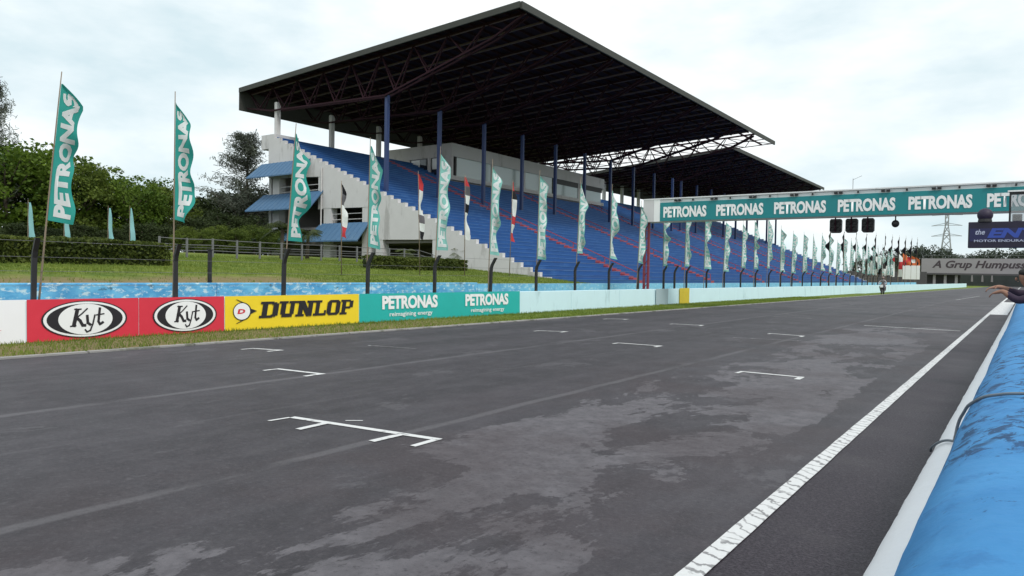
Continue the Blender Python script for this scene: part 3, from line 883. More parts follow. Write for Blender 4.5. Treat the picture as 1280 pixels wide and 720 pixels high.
mb = MB(); mb.sphere((-4.58, GY + 0.3, 3.93), 0.15, 14, 9, sz=1.05); mb.build('globe', M['black'], t, smooth=True)
mb = MB(); mb.tube([(-4.58, GY + 0.3, 4.05), (-4.58, GY + 0.3, 4.27)], 0.025, 8); mb.build('stem', M['black'], t)

# ================================================================== FEATHER FLAGS
def make_flag(name, cloth, word, lett, width=0.56, z0=2.45, z1=5.35, lean=0.05, theta=0.0, amp=0.5, phase=0.0, pole_top=0.25, tip=0.10, seed=0, lett_w=0.66, pole_z=0.6, freq=1.3):
    """a flag at the origin: pole along z, cloth along +Y, built in local coordinates"""
    t = thing(name, (0, 0, 0))
    def pole(z): 
        s = z / z1
        return Vector((0.02 * s, lean * z + 0.10 * lean * z * s, z))
    mb = MB(); n = 8
    mb.tube([pole(pole_z + (z1 + pole_top - pole_z) * i / n) for i in range(n + 1)], [0.022 - 0.012 * i / n for i in range(n + 1)], 7)
    mb.build('pole', M['wood'], t, smooth=True)
    def surf(u, v, lift=0.0):
        z = z0 + (z1 - z0) * v
        w = width
        if v > 1 - tip: w = width * (0.06 + 0.94 * (1 - v) / tip)
        if v < 0.03: w = width
        th = theta + amp * math.sin(2*math.pi*(freq*v + phase)) * (0.35 + 0.65*u) + 0.22 * math.sin(2*math.pi*(3.1*v + phase*2 + seed)) * u
        w *= 1 + 0.16 * math.sin(2*math.pi*(2.3*v + phase + seed)) * (1 if v < 1 - tip else 0.4)
        p = pole(z)
        d = Vector((math.sin(th), math.cos(th), 0))
        nrm = Vector((math.cos(th), -math.sin(th), 0))
        sag = -0.10 * u * (0.5 + 0.5 * math.sin(2*math.pi*(1.7*v + phase)))
        q = p + d * (u * w + 0.015) + Vector((0, 0, sag)) + nrm * (0.05 * math.sin(2*math.pi*(u*0.9 + 2.2*v + phase)) * u + lift)
        return q
    nu, nv = 8, 44
    mb = MB()
    for j in range(nv + 1):
        for i in range(nu + 1): mb.v.append(surf(i / nu, j / nv))
    for j in range(nv):
        for i in range(nu):
            a = j*(nu+1) + i; mb.f.append((a, a+1, a+nu+2, a+nu+1))
    c = mb.build('cloth', cloth, t, smooth=True, fix=False)
    if word:
        for lf in (0.009, -0.009):
            text_obj(word, 'lettering', lett, c, lambda a, b_, lf=lf: surf(0.5 + lett_w / 2 - b_, 0.035 + a, lf), 0.90, lett_w, 0.05, 0, 1.0, cuts=36)
    return t

ORD = ['first', 'second', 'third', 'fourth', 'fifth', 'sixth', 'seventh', 'eighth', 'ninth', 'tenth', 'eleventh', 'twelfth', 'thirteenth']
# near flags are individually shaped (lean, twist); farther ones share a few shapes
near = [dict(lean=0.075, theta=0.15, amp=0.38, phase=0.1, width=0.42, tip=0.14, z0=2.5),
        dict(lean=0.0, theta=0.80, amp=0.45, phase=0.35, width=0.40, z1=5.45, z0=2.7, tip=0.2),
        dict(lean=0.065, theta=0.25, amp=0.45, phase=0.6, width=0.46, tip=0.26, z0=2.35, z1=5.3),
        dict(lean=0.012, theta=0.7, amp=0.55, phase=0.2, width=0.36, tip=0.22, z0=2.3),
        dict(lean=0.035, theta=0.85, amp=0.25, phase=0.8, width=0.34, z1=5.55, tip=0.1, z0=2.3, lett_w=0.8),
        dict(lean=0.02, theta=0.85, amp=0.5, phase=0.5, width=0.32, z1=5.5, z0=2.25, lett_w=0.8)]
flag_ys = [6.15, 9.02, 12.0, 14.98, 17.95, 20.85]
M['flag_sea'] = flag_cloth('flag_sea', (0.12, 0.45, 0.40))
M['flag_mint'] = flag_cloth('flag_mint', (0.26, 0.56, 0.51))
for i, kw in enumerate(near):
    f = make_flag('feather_flag', M['flag_teal'] if i < 3 else M['flag_sea'] if i == 3 else M['flag_mint'], 'PETRONAS', M['flag_white'], seed=i * 0.37, **kw)
    yy = flag_ys[i]
    f.location = (barrier_x(yy) - 0.40, yy, 0)
    lab = ['tall teal flag with white upright lettering, leftmost along the fence', 'narrow teal flag on a straight pole, second from the left along the fence',
           'leaning teal flag in front of the blue awnings of the grandstand', 'twisted teal flag in front of the left end of the terrace, fourth along the fence',
           'slender mint flag left of the palm by the grandstand, fifth along the fence', 'slender mint flag in front of the lower blue steps, sixth along the fence'][i]
    tag(f, lab, 'flag', 'teal flags along the fence')
protos = []
NP = 8
for j in range(NP):
    f = make_flag('feather_flag', M['flag_mint'], 'PETRONAS', M['flag_white'], seed=j * 0.29, lean=(0.02, 0.05, 0.0, 0.035, -0.01, 0.06, 0.03, 0.01)[j], theta=(0.95, 1.1, 1.25, 0.85, 1.0, 1.2, 0.7, 1.3)[j],
                  amp=(0.5, 0.4, 0.75, 0.55, 0.9, 0.35, 0.7, 0.6)[j], phase=(0.0, 0.3, 0.55, 0.8, 0.15, 0.9, 0.45, 0.7)[j], freq=(1.3, 0.9, 1.6, 1.1, 1.8, 0.7, 1.4, 1.0)[j], width=(0.34, 0.30, 0.36, 0.32, 0.33, 0.30, 0.34, 0.31)[j], z1=(5.45, 5.3, 5.55, 5.4, 5.5, 5.25, 5.45, 5.6)[j], z0=(2.15, 2.3, 2.1, 2.4, 2.2, 2.0, 2.3, 2.15)[j], tip=(0.1, 0.2, 0.12, 0.25, 0.15, 0.08, 0.2, 0.12)[j], lett_w=0.86)
    protos.append(f)
used = [False] * NP
k = 6
for i in range(28):
    yy = 23.82 + 2.965 * i + random.uniform(-0.25, 0.25)
    j = (i * 3 + i // 8) % NP
    if yy < 36: lab = 'slender mint flag before the blue steps, %s teal flag from the left' % ORD[min(k, 12)]
    else: lab = ('slender mint flag beyond the gantry leg, %s of that row from the left' % ORD[k - 11] if k < 24 else 'slender mint flag in the crowded far end of the flag row')
    if not used[j]: f = protos[j]; used[j] = True
    else: f = copy_tree(protos[j])
    f.location = (barrier_x(yy) - 0.40, yy, 0); f.rotation_euler = (0, 0, random.uniform(-0.35, 0.35)); f.scale = (1, 1, random.uniform(0.95, 1.04))
    tag(f, lab, 'flag', 'teal flags along the fence' if yy < 36 else ('mint flags beyond the gantry leg' if k < 24 else 'crowded far mint flags'))
    k += 1

# added black flags standing for the backlit dark sides of the far mint ones
fb_ = make_flag('backlit_flag', M['flag_black'], None, None, width=0.55, z0=2.9, z1=6.2, lean=0.02, theta=-0.3, amp=0.4, tip=0.12)
first = True
for i in range(11):
    yy = 74 + i * 5.6
    f = fb_ if first else copy_tree(fb_)
    first = False
    f.location = (barrier_x(yy) - 0.9, yy, 0); f.rotation_euler = (0, 0, random.uniform(-0.3, 0.3)); f.scale = (1, 1.0, 1 + i * 0.03)
    tag(f, 'tall added black flag standing for backlit far mint flags, %s from the left' % ORD[i], 'flag', 'added black flags standing for backlit mint flags')

# slim patchwork flags on the bank before the terrace
def patch_flag(x, y, z0, z1, bands, lab, ph, lean=-0.02):
    t = thing('patchwork_flag', (x, y, terrain(x, y)), lab, 'flag', 'slim patchwork flags on the grass bank')
    zb = terrain(x, y)
    mb = MB(); mb.tube([(x, y, zb - 0.05), (x + 0.02, y + lean * (z1 - zb), z1 + 0.1)], [0.025, 0.012], 7); mb.build('pole', M['wood'], t, smooth=True)
    nb = len(bands)
    for b, mname in enumerate(bands):
        mb = MB(); nv = 5; nu = 4
        for j in range(nv + 1):
            v = (b + j / nv) / nb
            z = z0 + (z1 - z0) * v
            for i in range(nu + 1):
                u = i / nu
                th = 0.6 + 0.7 * math.sin(7 * v + ph) + 0.3 * math.sin(17 * v + ph * 2)
                w = 0.24 * (1 if v < 0.85 else (1.02 - v) / 0.17)
                mb.v.append((x + 0.02 + math.sin(th) * u * w + 0.05 * math.sin(9*v + 4*u + ph), y + lean * (z - zb) + math.cos(th) * u * w, z - 0.08 * u))
        for j in range(nv):
            for i in range(nu):
                a = j*(nu+1) + i; mb.f.append((a, a+1, a+nu+2, a+nu+1))
        mb.build('cloth_panel', M[mname], t, smooth=True, fix=False)
P_ = ['flag_white', 'flag_black', 'flag_white', 'flag_white', 'flag_black']
patch_flag(-24, 20.7, 3.0, 5.3, ['flag_red', 'flag_white', 'flag_white', 'flag_grey', 'flag_black'], 'slim black and white flag before the lower awning of the grandstand', 0.3)
patch_flag(-24, 25.6, 3.15, 6.3, ['flag_black', 'flag_white', 'flag_grey', 'flag_white', 'flag_white', 'flag_white', 'flag_red', 'flag_red'], 'slim white and black flag with a red tip before the stepped side wall', 1.2, -0.05)
patch_flag(-24, 29.0, 3.3, 6.55, ['flag_white', 'flag_white', 'flag_white', 'flag_black', 'flag_white', 'flag_grey', 'flag_red'], 'slim white and black flag with a red tip beside the palm', 2.6)
patch_flag(-24, 33.0, 3.4, 6.75, ['flag_red', 'flag_white', 'flag_red', 'flag_white', 'flag_white', 'flag_black', 'flag_red'], 'slim red and white flag before the lower blue steps', 4.1, 0.03)
# small pale flags behind the hedge on the left
for (px, yt, yb, lab) in ((35, 253, 299, 'small pale teal flag behind the hedge, farthest left'), (80, 262, 303, 'small pale teal flag behind the hedge, below the leftmost tall flag'),
                          (135, 260, 304, 'small pale teal flag behind the hedge, left of a close pair'), (162, 260, 304, 'small pale teal flag behind the hedge, right of a close pair')):
    a = onX(px, yb, -31.0); b_ = onX(px, yt, -31.0)
    x, y = float(a[0]), float(a[1]); zb = terrain(x, y)
    t = thing('small_flag', (x, y, zb), lab, 'flag', 'small pale flags behind the hedge')
    mb = MB(); mb.tube([(x, y, zb - 0.05), (x, y, float(b_[2]) + 0.1)], [0.02, 0.01], 6); mb.build('pole', M['wood'], t)
    mb = MB(); nv = 16
    for j in range(nv + 1):
        v = j / nv; z = float(a[2]) + (float(b_[2]) - float(a[2])) * v
        for i in range(4):
            u = i / 3; th = 0.3 * math.sin(6 * v + px)
            w = 0.26 * (1 - 0.75 * v)
            mb.v.append((x + math.sin(th) * u * w + 0.03 * math.sin(8*v + u), y + math.cos(th) * u * w + 0.02, z))
    for j in range(nv):
        for i in range(3):
            q = j*4 + i; mb.f.append((q, q+1, q+5, q+4))
    mb.build('cloth', M['flag_pale'], t, smooth=True, fix=False)

# ================================================================== GRANDSTAND
YS, YE = 38.8, 150.0
NS = 39
X0, Z0, TR, RI = -24.8, 0.88, 0.757, 0.312
def step_top(i): return Z0 + RI * (i + 1)
gs = thing('grandstand', (-40, YS, 0.5), 'huge roofed grandstand with blue terraces beyond the track', 'grandstand')
for i in range(NS):
    mb = MB()
    xa = X0 - TR * i; xb = X0 - TR * (i + 1) + 0.004
    mb.box(xb, xa, YS, YE, step_top(i) - 0.62, step_top(i))
    st_ = mb.build('terrace_step', M['step_blue'], gs)
    mb = MB(); mb.box(xa - 0.05, xa + 0.018, YS + 0.01, YE - 0.01, step_top(i) - 0.05, step_top(i) + 0.004); mb.build('lit_edge', M['lit_edge'], st_)  # added lip on each step, coloured paler as a reflected light line
XB = X0 - TR * NS          # back of the top step
ZT = step_top(NS - 1)
# red aisles: flights of half steps lying on the terrace, with a pipe rail
for k, ya in enumerate([51.6, 67.6, 84.0, 100.4, 116.8, 133.2]):
    mb = MB()
    for i in range(NS - 1):
        xa = X0 - TR * i + 0.006
        mb.box(xa - TR, xa, ya - 0.42, ya + 0.42, step_top(i) - 0.30, step_top(i) + 0.012)
        mb.box(xa - TR * 0.995, xa - TR * 0.5, ya - 0.415, ya + 0.415, step_top(i) + 0.012, step_top(i) + RI * 0.5)
    a = mb.build('aisle_stair', M['aisle_red'], gs)
    mb = MB()
    lo = (X0 - 0.4, ya + 0.5, step_top(0) + 0.55); hi = (X0 - TR * (NS - 8), ya + 0.5, step_top(NS - 9) + 0.55)
    mb.bar(lo, hi, 0.06)
    for i in range(0, NS - 8, 4):
        xx = X0 - TR * i - 0.4; mb.bar((xx, ya + 0.5, step_top(i) - 0.02), (xx, ya + 0.5, step_top(i) + 0.55), 0.05)
    mb.build('handrail', M['aisle_red'], a)
# long dividing rail across the terrace
# side wall at the near end: concrete panels with a stepped top
def stepped(xa, xb, lift=0.14):
    """top outline from xa (front) back to xb"""
    pts = []
    for i in range(NS):
        f0, f1 = X0 - TR * i, X0 - TR * (i + 1)
        if f1 >= xa or f0 <= xb: continue
        pts += [(min(f0, xa), step_top(i) + lift), (max(f1, xb), step_top(i) + lift)]
    return pts
def side_panel(xa, xb, zb_a, zb_b, name='side_wall_panel'):
    poly = stepped(xa, xb) + [(xb, zb_b), (xa, zb_a)]
    mb = MB(); mb.prism_xz(poly, YS - 0.32, YS - 0.01)
    return mb.build(name, M['concrete'], gs)
side_panel(X0, -34.1, 0.3, 1.2)
side_panel(-34.11, -41.40, 3.85, 3.92)
side_panel(-41.41, -46.95, 6.45, 6.55)
side_panel(-46.96, XB - 0.02, 9.15, 9.5)
# corner blocks and piers of the side
for (xa, xb, za, zb_) in ((-40.0, -40.75, 2.0, 3.9), (-41.45, -42.3, 2.0, 6.5), (-46.0, -46.9, 2.0, 6.6), (-46.97, -47.6, 6.5, 9.2), (-52.8, -53.7, 2.0, 9.5), (-34.1, -34.9, 1.4, 3.87)):
    mb = MB(); mb.box(xa, xb, YS - 0.30, YS + 0.35, za, zb_); mb.build('pier', M['concrete'], gs)
mb = MB(); mb.box(-55.7, -53.75, YS - 0.1, YS + 2.4, 12.1, 13.35); mb.build('parapet_block', M['concrete'], gs)
# floors and dark rooms behind the openings
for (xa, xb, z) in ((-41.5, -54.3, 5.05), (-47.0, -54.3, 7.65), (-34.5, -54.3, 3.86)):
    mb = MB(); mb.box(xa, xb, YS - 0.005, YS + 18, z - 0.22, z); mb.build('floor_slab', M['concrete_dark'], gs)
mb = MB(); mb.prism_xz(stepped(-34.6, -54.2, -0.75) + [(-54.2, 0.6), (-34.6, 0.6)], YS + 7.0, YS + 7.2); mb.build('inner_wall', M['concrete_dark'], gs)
mb = MB(); mb.box(XB - 0.35, XB - 0.01, YS, YE, 0.5, ZT - 0.08); mb.build('rear_wall', M['concrete'], gs)
mb = MB(); mb.prism_xz(stepped(X0, XB, 0.1) + [(XB, 0.4), (X0, 0.4)], YE + 0.01, YE + 0.3); mb.build('far_side_wall', M['concrete'], gs)
# awnings
def awning(xa, xb, zt, zb_, out, skew=0.0):
    mb = MB()
    a0, a1 = YS - 0.34, YS - 0.34 - out
    lo = [(xb, a0, zt - 0.10), (xa, a0, zt - 0.10), (xa, a1, zb_ - 0.10), (xb - skew, a1, zb_ - 0.10)]
    hi = [(xb, a0, zt), (xa, a0, zt), (xa, a1, zb_), (xb - skew, a1, zb_)]
    mb.hexa(lo, hi)
    aw = mb.build('awning', M['awning'], gs)
    mb = MB()
    n = int((xa - xb) / 0.55)
    for k in range(n + 1):
        x = xb + (xa - xb) * k / n
        mb.bar((x, a0, zt + 0.012), (x - skew * (1 - k / n), a1, zb_ + 0.012), 0.035, 0.03)
    mb.build('seam_rib', M['awning'], aw)
awning(-48.6, -55.2, 10.75, 9.45, 1.2, 0.6)
awning(-46.97, -54.9, 8.0, 6.55, 1.3, 0.9)
awning(-41.45, -47.2, 5.3, 3.85, 1.2, 0.6)
awning(-48.0, -54.6, 4.6, 3.95, 1.5, 0.6)
for (xa, xb, z) in ((-47.0, -53.0, 7.7), (-42.3, -46.0, 5.15)):
    for dz in (0.45, 0.9):
        mb = MB(); mb.bar((xa, YS - 0.1, z + dz), (xb, YS - 0.1, z + dz), 0.05); mb.build('opening_rail', M['concrete'], gs)
mb = MB(); mb.tube([(-41.3, YS - 0.40, 2.3), (-41.3, YS - 0.40, 7.6)], 0.06, 8); mb.build('drainpipe', M['vip_wall'], gs)
mb = MB(); mb.tube([(-47.1, YS - 0.40, 4.0), (-47.1, YS - 0.40, 9.9)], 0.06, 8); mb.build('drainpipe', M['vip_wall'], gs)
# columns
COLY = [39.75 + 6.15 * k for k in range(10)]
COLY2 = [100.6 + 6.15 * k for k in range(9)]
def roof_z(x): return 18.0 + (x + 59.2) / (59.2 - 27.7) * 1.45          # roof 1 top surface
def roof2_z(x): return 17.2 + (x + 57.0) / (57.0 - 33.3) * 2.2
def step_z(x):
    i = int((X0 - x) / TR); return step_top(max(0, min(NS - 1, i)))
for yy in COLY:
    mb = MB(); mb.box(-41.14, -40.86, yy - 0.14, yy + 0.14, step_z(-41) - 0.4, 15.25); mb.build('column', M['col_blue'], gs)
    mb = MB(); mb.box(XB - 0.72, XB - 0.36, yy - 0.2, yy + 0.2, 2.0, 16.4); mb.build('rear_column', M['concrete'], gs)
for yy in COLY2:
    mb = MB(); mb.box(-42.14, -41.86, yy - 0.14, yy + 0.14, step_z(-42) - 0.4, 15.6); mb.build('column', M['col_blue'], gs)
    mb = MB(); mb.box(XB - 0.75, XB - 0.36, yy - 0.25, yy + 0.25, 2.0, 16.2); mb.build('rear_column', M['concrete'], gs)
# roofs
def truss(y, top, bot, mat, parent, n=9, w=0.16, d=0.5):
    """triangulated truss in a plane across the stand; bot: list of (x, z) of the lower chord"""
    mb = MB()
    xa, xb = bot[0][0], bot[-1][0]
    def bz(x):
        for (p, q), (r, s) in zip(bot, bot[1:]):
            if r >= x >= p or p >= x >= r: return q + (s - q) * (x - p) / (r - p)
        return bot[-1][1]
    for yy in (y - d / 2, y + d / 2):
        for (p, q), (r, s) in zip(bot, bot[1:]): mb.bar((p, yy, q), (r, yy, s), w * 0.8)
    mb.bar((xa, y, top(xa) - 0.3), (xb, y, top(xb) - 0.3), w)
    for k in range(n):
        x0_ = xa + (xb - xa) * k / n; x1_ = xa + (xb - xa) * (k + 0.5) / n; x2_ = xa + (xb - xa) * (k + 1) / n
        for yy in (y - d / 2, y + d / 2):
            mb.bar((x0_, y, top(x0_) - 0.3), (x1_, yy, bz(x1_)), w * 0.5)
            mb.bar((x1_, yy, bz(x1_)), (x2_, y, top(x2_) - 0.3), w * 0.5)
    mb.build('roof_truss', mat, parent)
BOT1 = [(-59.0, 16.3), (-55.4, 15.7), (-41.0, 15.2), (-30.6, 17.75), (-27.9, 18.9)]
BOT2 = [(-56.8, 16.0), (-42.0, 15.6), (-35.6, 17.4), (-33.5, 18.7)]
def roof(y0, y1, xb, xf, zf, ys_, bot, sheet_end, npur, name):
    mb = MB()
    zb_, zt_ = zf(xb), zf(xf)
    mb.hexa([(xb, y0, zb_ - 0.1), (xf, y0, zt_ - 0.1), (xf, sheet_end, zt_ - 0.1), (xb, sheet_end, zb_ - 0.1)],
            [(xb, y0, zb_), (xf, y0, zt_), (xf, sheet_end, zt_), (xb, sheet_end, zb_)])
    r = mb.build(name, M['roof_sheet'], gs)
    for yy in [q for q in ys_ if q < sheet_end + 1]: truss(yy, zf, bot, M['maroon'], r)
    for k in range(npur):
        x = xb + 0.5 + (xf - xb - 1.0) * k / (npur - 1)
        mb = MB(); mb.box(x - 0.06, x + 0.06, y0 + 0.1, (y1 if k % 4 == 0 else sheet_end) - 0.1, zf(x) - 0.30, zf(x) - 0.12)
        mb.build('purlin', M['maroon'], r)
    nr = int((sheet_end - y0) / 2.05)
    for k in range(nr):
        yr = y0 + 1.0 + 2.05 * k
        mb = MB(); mb.bar((xb + 0.2, yr, zb_ - 0.37), (xf - 0.2, yr, zt_ - 0.37), 0.10, 0.13); mb.build('rafter', M['rafter'], r)
    mb = MB(); mb.box(xf + 0.002, xf + 0.14, y0, y1, zt_ - 0.42, zt_ + 0.06); mb.build('front_fascia', M['fascia'], r)
    mb = MB(); mb.box(xb - 0.14, xb - 0.002, y0, sheet_end, zb_ - 1.95, zb_ + 0.05); mb.build('rear_fascia', M['fascia'], r)
    mb = MB(); mb.hexa([(xb, y0 - 0.12, zb_ - 0.36), (xf, y0 - 0.12, zt_ - 0.36), (xf, y0 - 0.002, zt_ - 0.36), (xb, y0 - 0.002, zb_ - 0.36)],
                       [(xb, y0 - 0.12, zb_ + 0.06), (xf, y0 - 0.12, zt_ + 0.06), (xf, y0 - 0.002, zt_ + 0.06), (xb, y0 - 0.002, zb_ + 0.06)])
    mb.build('end_fascia', M['fascia'], r)
    return r
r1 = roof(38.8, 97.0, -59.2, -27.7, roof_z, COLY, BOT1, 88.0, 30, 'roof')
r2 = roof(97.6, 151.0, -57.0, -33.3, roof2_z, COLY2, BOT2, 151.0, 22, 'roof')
# open lattice bay between the two roofs
mb = MB()
for yy in (89.5, 93.2, 96.8):
    mb.bar((-59.0, yy, roof_z(-59) - 0.25), (-27.8, yy, roof_z(-27.8) - 0.25), 0.09)
for k in range(9):
    xa = -59 + 31 * k / 9; xb_ = -59 + 31 * (k + 1) / 9
    mb.bar((xa, 89.5, roof_z(xa) - 0.25), (xb_, 96.8, roof_z(xb_) - 0.25), 0.07)
    mb.bar((xb_, 89.5, roof_z(xb_) - 0.25), (xa, 96.8, roof_z(xa) - 0.25), 0.07)
mb.build('roof_lattice', M['maroon'], r1)

# glazed box at the top of the terrace
vb = MB(); vb.box(-57.4, -48.0, 55.7, 88.0, 13.38, 14.7); vip = vb.build('upper_box', M['vip_wall'], gs)
mb = MB(); mb.box(-57.4, -48.02, 55.72, 87.98, 11.0, 11.42); mb.build('sill_wall', M['vip_wall'], vip)
mb = MB(); mb.box(-57.3, -48.3, 55.9, 87.9, 10.2, 11.0); mb.build('base', M['concrete_dark'], vip)
yy = 56.2
for k in range(5):
    w = 6.2
    mb = MB(); mb.box(-48.18, -48.12, yy + 0.32, yy + w, 11.42, 13.38); mb.build('window_pane', M['glass'], vip)
    mb = MB(); mb.box(-48.28, -48.05, yy, yy + 0.30, 11.42, 13.38); mb.build('mullion', M['black'] if k in (0, 3) else M['vip_wall'], vip)
    yy += w + 0.02
mb = MB(); mb.box(-48.115, -48.06, 75.2, 87.5, 12.75, 13.37); mb.build('roller_blind', M['black'], vip)
for (xa, xb) in ((-48.05, -49.2), (-51.0, -51.4), (-54.0, -57.3)):
    mb = MB(); mb.box(xa, xb, 55.74, 56.0, 11.42, 13.38); mb.build('side_wall', M['vip_wall'], vip)
mb = MB(); mb.box(-54.0, -51.4, 55.85, 55.9, 11.42, 13.38); mb.build('side_window', M['dark_glass'], vip)
mb = MB(); mb.box(-51.0, -49.2, 55.85, 55.9, 11.42, 13.38); mb.build('side_window', M['dark_glass'], vip)
mb = MB(); mb.box(-53.8, -52.6, 55.82, 55.85, 12.3, 13.3); mb.build('blind', M['letter_white'], vip)
mb = MB(); mb.box(-50.8, -49.9, 55.82, 55.85, 12.2, 13.3); mb.build('blind', M['letter_white'], vip)

# ================================================================== BANK: hedges, rail fence, low buildings at the foot of the stand
def leaf_cloud(pts, size, jitter=0.35, up=0.35):
    """one bent quad (leaf clump) per point"""
    n = len(pts)
    d = RNG.normal(size=(n, 3)); d[:, 2] += up; d /= np.linalg.norm(d, axis=1)[:, None]
    a = np.cross(d, RNG.normal(size=(n, 3))); a /= np.linalg.norm(a, axis=1)[:, None]
    b = np.cross(d, a)
    s = size * RNG.uniform(1 - jitter, 1 + jitter, n)[:, None]
    v = np.empty((n, 4, 3))
    v[:, 0] = pts - a * s * 0.5; v[:, 1] = pts + b * s * 0.32 + d * s * 0.1
    v[:, 2] = pts + a * s * 0.5; v[:, 3] = pts - b * s * 0.32 + d * s * 0.1
    return v.reshape(-1, 3)

def hedge(x0, x1, y0, y1, h, n, label):
    t = thing('hedge', ((x0+x1)/2, (y0+y1)/2, terrain((x0+x1)/2, (y0+y1)/2)), label, 'hedge')
    u = RNG.uniform(0, 1, (n, 3))
    face = RNG.integers(0, 3, n)
    u[face == 0, 0] = RNG.uniform(0.9, 1.0, (face == 0).sum())
    u[face == 1, 2] = RNG.uniform(0.86, 1.0, (face == 1).sum())
    p = np.empty((n, 3)); p[:, 0] = x0 + (x1 - x0) * u[:, 0]; p[:, 1] = y0 + (y1 - y0) * u[:, 1]
    tz = np.array([terrain(a, b) for a, b in zip(p[:, 0], p[:, 1])])
    p[:, 2] = tz + 0.02 + h * u[:, 2] * (1 + 0.05 * np.sin(p[:, 1] * 1.7) + 0.04 * np.sin(p[:, 1] * 4.1))
    v = leaf_cloud(p, 0.13); v -= np.array(t.location)
    np_mesh('foliage', v, n, 4, M['leaf_hedge'], t)
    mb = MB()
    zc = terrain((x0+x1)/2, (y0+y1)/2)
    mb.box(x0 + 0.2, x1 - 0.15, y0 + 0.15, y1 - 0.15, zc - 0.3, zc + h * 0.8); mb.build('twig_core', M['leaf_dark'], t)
hedge(-28.6, -27.0, 2.0, 14.8, 0.84, 16000, 'long clipped hedge on the grass bank at the left edge')
hedge(-28.4, -27.2, 25.6, 33.2, 0.62, 8000, 'shorter clipped hedge on the bank below the grandstand side wall')

rf = thing('rail_fence', (-33, 28, terrain(-33, 28)), 'grey post and rail fence along the top of the grass bank', 'fence')
yy = 17.5
ypost = []
while yy < 43:
    x = -33.0 if yy < 37 else -33.0 + (yy - 37) * 1.15
    ypost.append((x, yy)); yy += 1.35
for (x, yy) in ypost:
    z = terrain(x, yy)
    if yy > 37: z = max(z, 0.6)
    mb = MB(); mb.box(x - 0.04, x + 0.04, yy - 0.04, yy + 0.04, z - 0.1, z + 0.95); mb.build('post', M['grey_steel'], rf)
for hgt in (0.35, 0.62, 0.9):
    for (xa, ya), (xb, yb) in zip(ypost, ypost[1:]):
        za, zb_ = terrain(xa, ya), terrain(xb, yb)
        mb = MB(); mb.bar((xa, ya, za + hgt), (xb, yb, zb_ + hgt), 0.035); mb.build('rail', M['grey_steel'], rf)

# plain tall post behind the fence at the left
t = thing('plain_post', (-19.9, 11.4, 1.0), 'thin straight dark post between the second and third flags', 'post')
p0 = onX(262, 352, -19.95); p1 = onX(262, 313, -19.95)
t.location = (float(p0[0]), float(p0[1]), 0.95)
mb = MB(); mb.box(p0[0]-0.045, p0[0]+0.045, p0[1]-0.045, p0[1]+0.045, 0.95, float(p1[2]) ); mb.box(p0[0]-0.07, p0[0]+0.07, p0[1]-0.07, p0[1]+0.07, float(p1[2]), float(p1[2]) + 0.03)
mb.build('shaft', M['black'], t)

# ================================================================== TREES
def tree_proto(name, h, rx, crown_base, n_clump, per, leaf, lmat, seed, trunk_r=0.22, shape='round'):
    """tree at the origin: trunk with limbs and a crown of leaf clumps with gaps between them"""
    rs = random.Random(seed)
    t = thing(name, (0, 0, 0))
    mb = MB()
    top = h * 0.72
    bend = (rs.uniform(-0.4, 0.4), rs.uniform(-0.4, 0.4))
    tp = lambda s: Vector((bend[0] * s * s, bend[1] * s * s, top * s))
    mb.tube([tp(i / 6) - Vector((0, 0, 0.2 if i == 0 else 0)) for i in range(7)], [trunk_r * (1 - 0.75 * i / 6) for i in range(7)], 8)
    centres = []
    cz0 = crown_base * h
    for k in range(n_clump):
        for _ in range(40):
            u = rs.uniform(-1, 1); a = rs.uniform(0, 2*math.pi); r = rs.uniform(0.35, 1.0) ** 0.6
            if shape == 'round': prof = math.sqrt(max(0, 1 - u * u))
            elif shape == 'column': prof = 0.55 + 0.45 * math.sqrt(max(0, 1 - u*u))
            else: prof = (1 - u) / 2 * 0.95 + 0.05
            x, y = rx * prof * r * math.cos(a), rx * prof * r * math.sin(a)
            z = cz0 + (h - cz0) * (u * r + 1) / 2 if shape == 'round' else cz0 + (h - cz0) * (u + 1) / 2
            if mnoise.noise(Vector((x * 0.45 + seed, y * 0.45, z * 0.45))) > -0.16: break
        centres.append(Vector((x, y, z)))
    for c in centres[:max(6, n_clump // 6)]:
        s = min(0.95, max(0.25, (c.z - h * 0.18) / top * 0.85))
        st = tp(s); mid = (st + c) / 2 + Vector((0, 0, -0.15 * (c - st).length * 0.4))
        mb.tube([st, mid, c], [trunk_r * 0.35 * (1 - s * 0.5), trunk_r * 0.2, 0.02], 5)
    mb.build('trunk', M['bark'], t, smooth=True)
    P = []
    for c in centres:
        sz = rs.uniform(0.6, 1.25) * rx * 0.26
        q = RNG.normal(size=(per, 3)) * 0.5
        q /= np.maximum(1, np.linalg.norm(q, axis=1))[:, None]
        q *= np.array([sz * 1.25, sz * 1.25, sz * 0.75])
        P.append(q + np.array(c))
    P = np.concatenate(P)
    np_mesh('crown', leaf_cloud(P, leaf), len(P), 4, lmat, t)
    return t

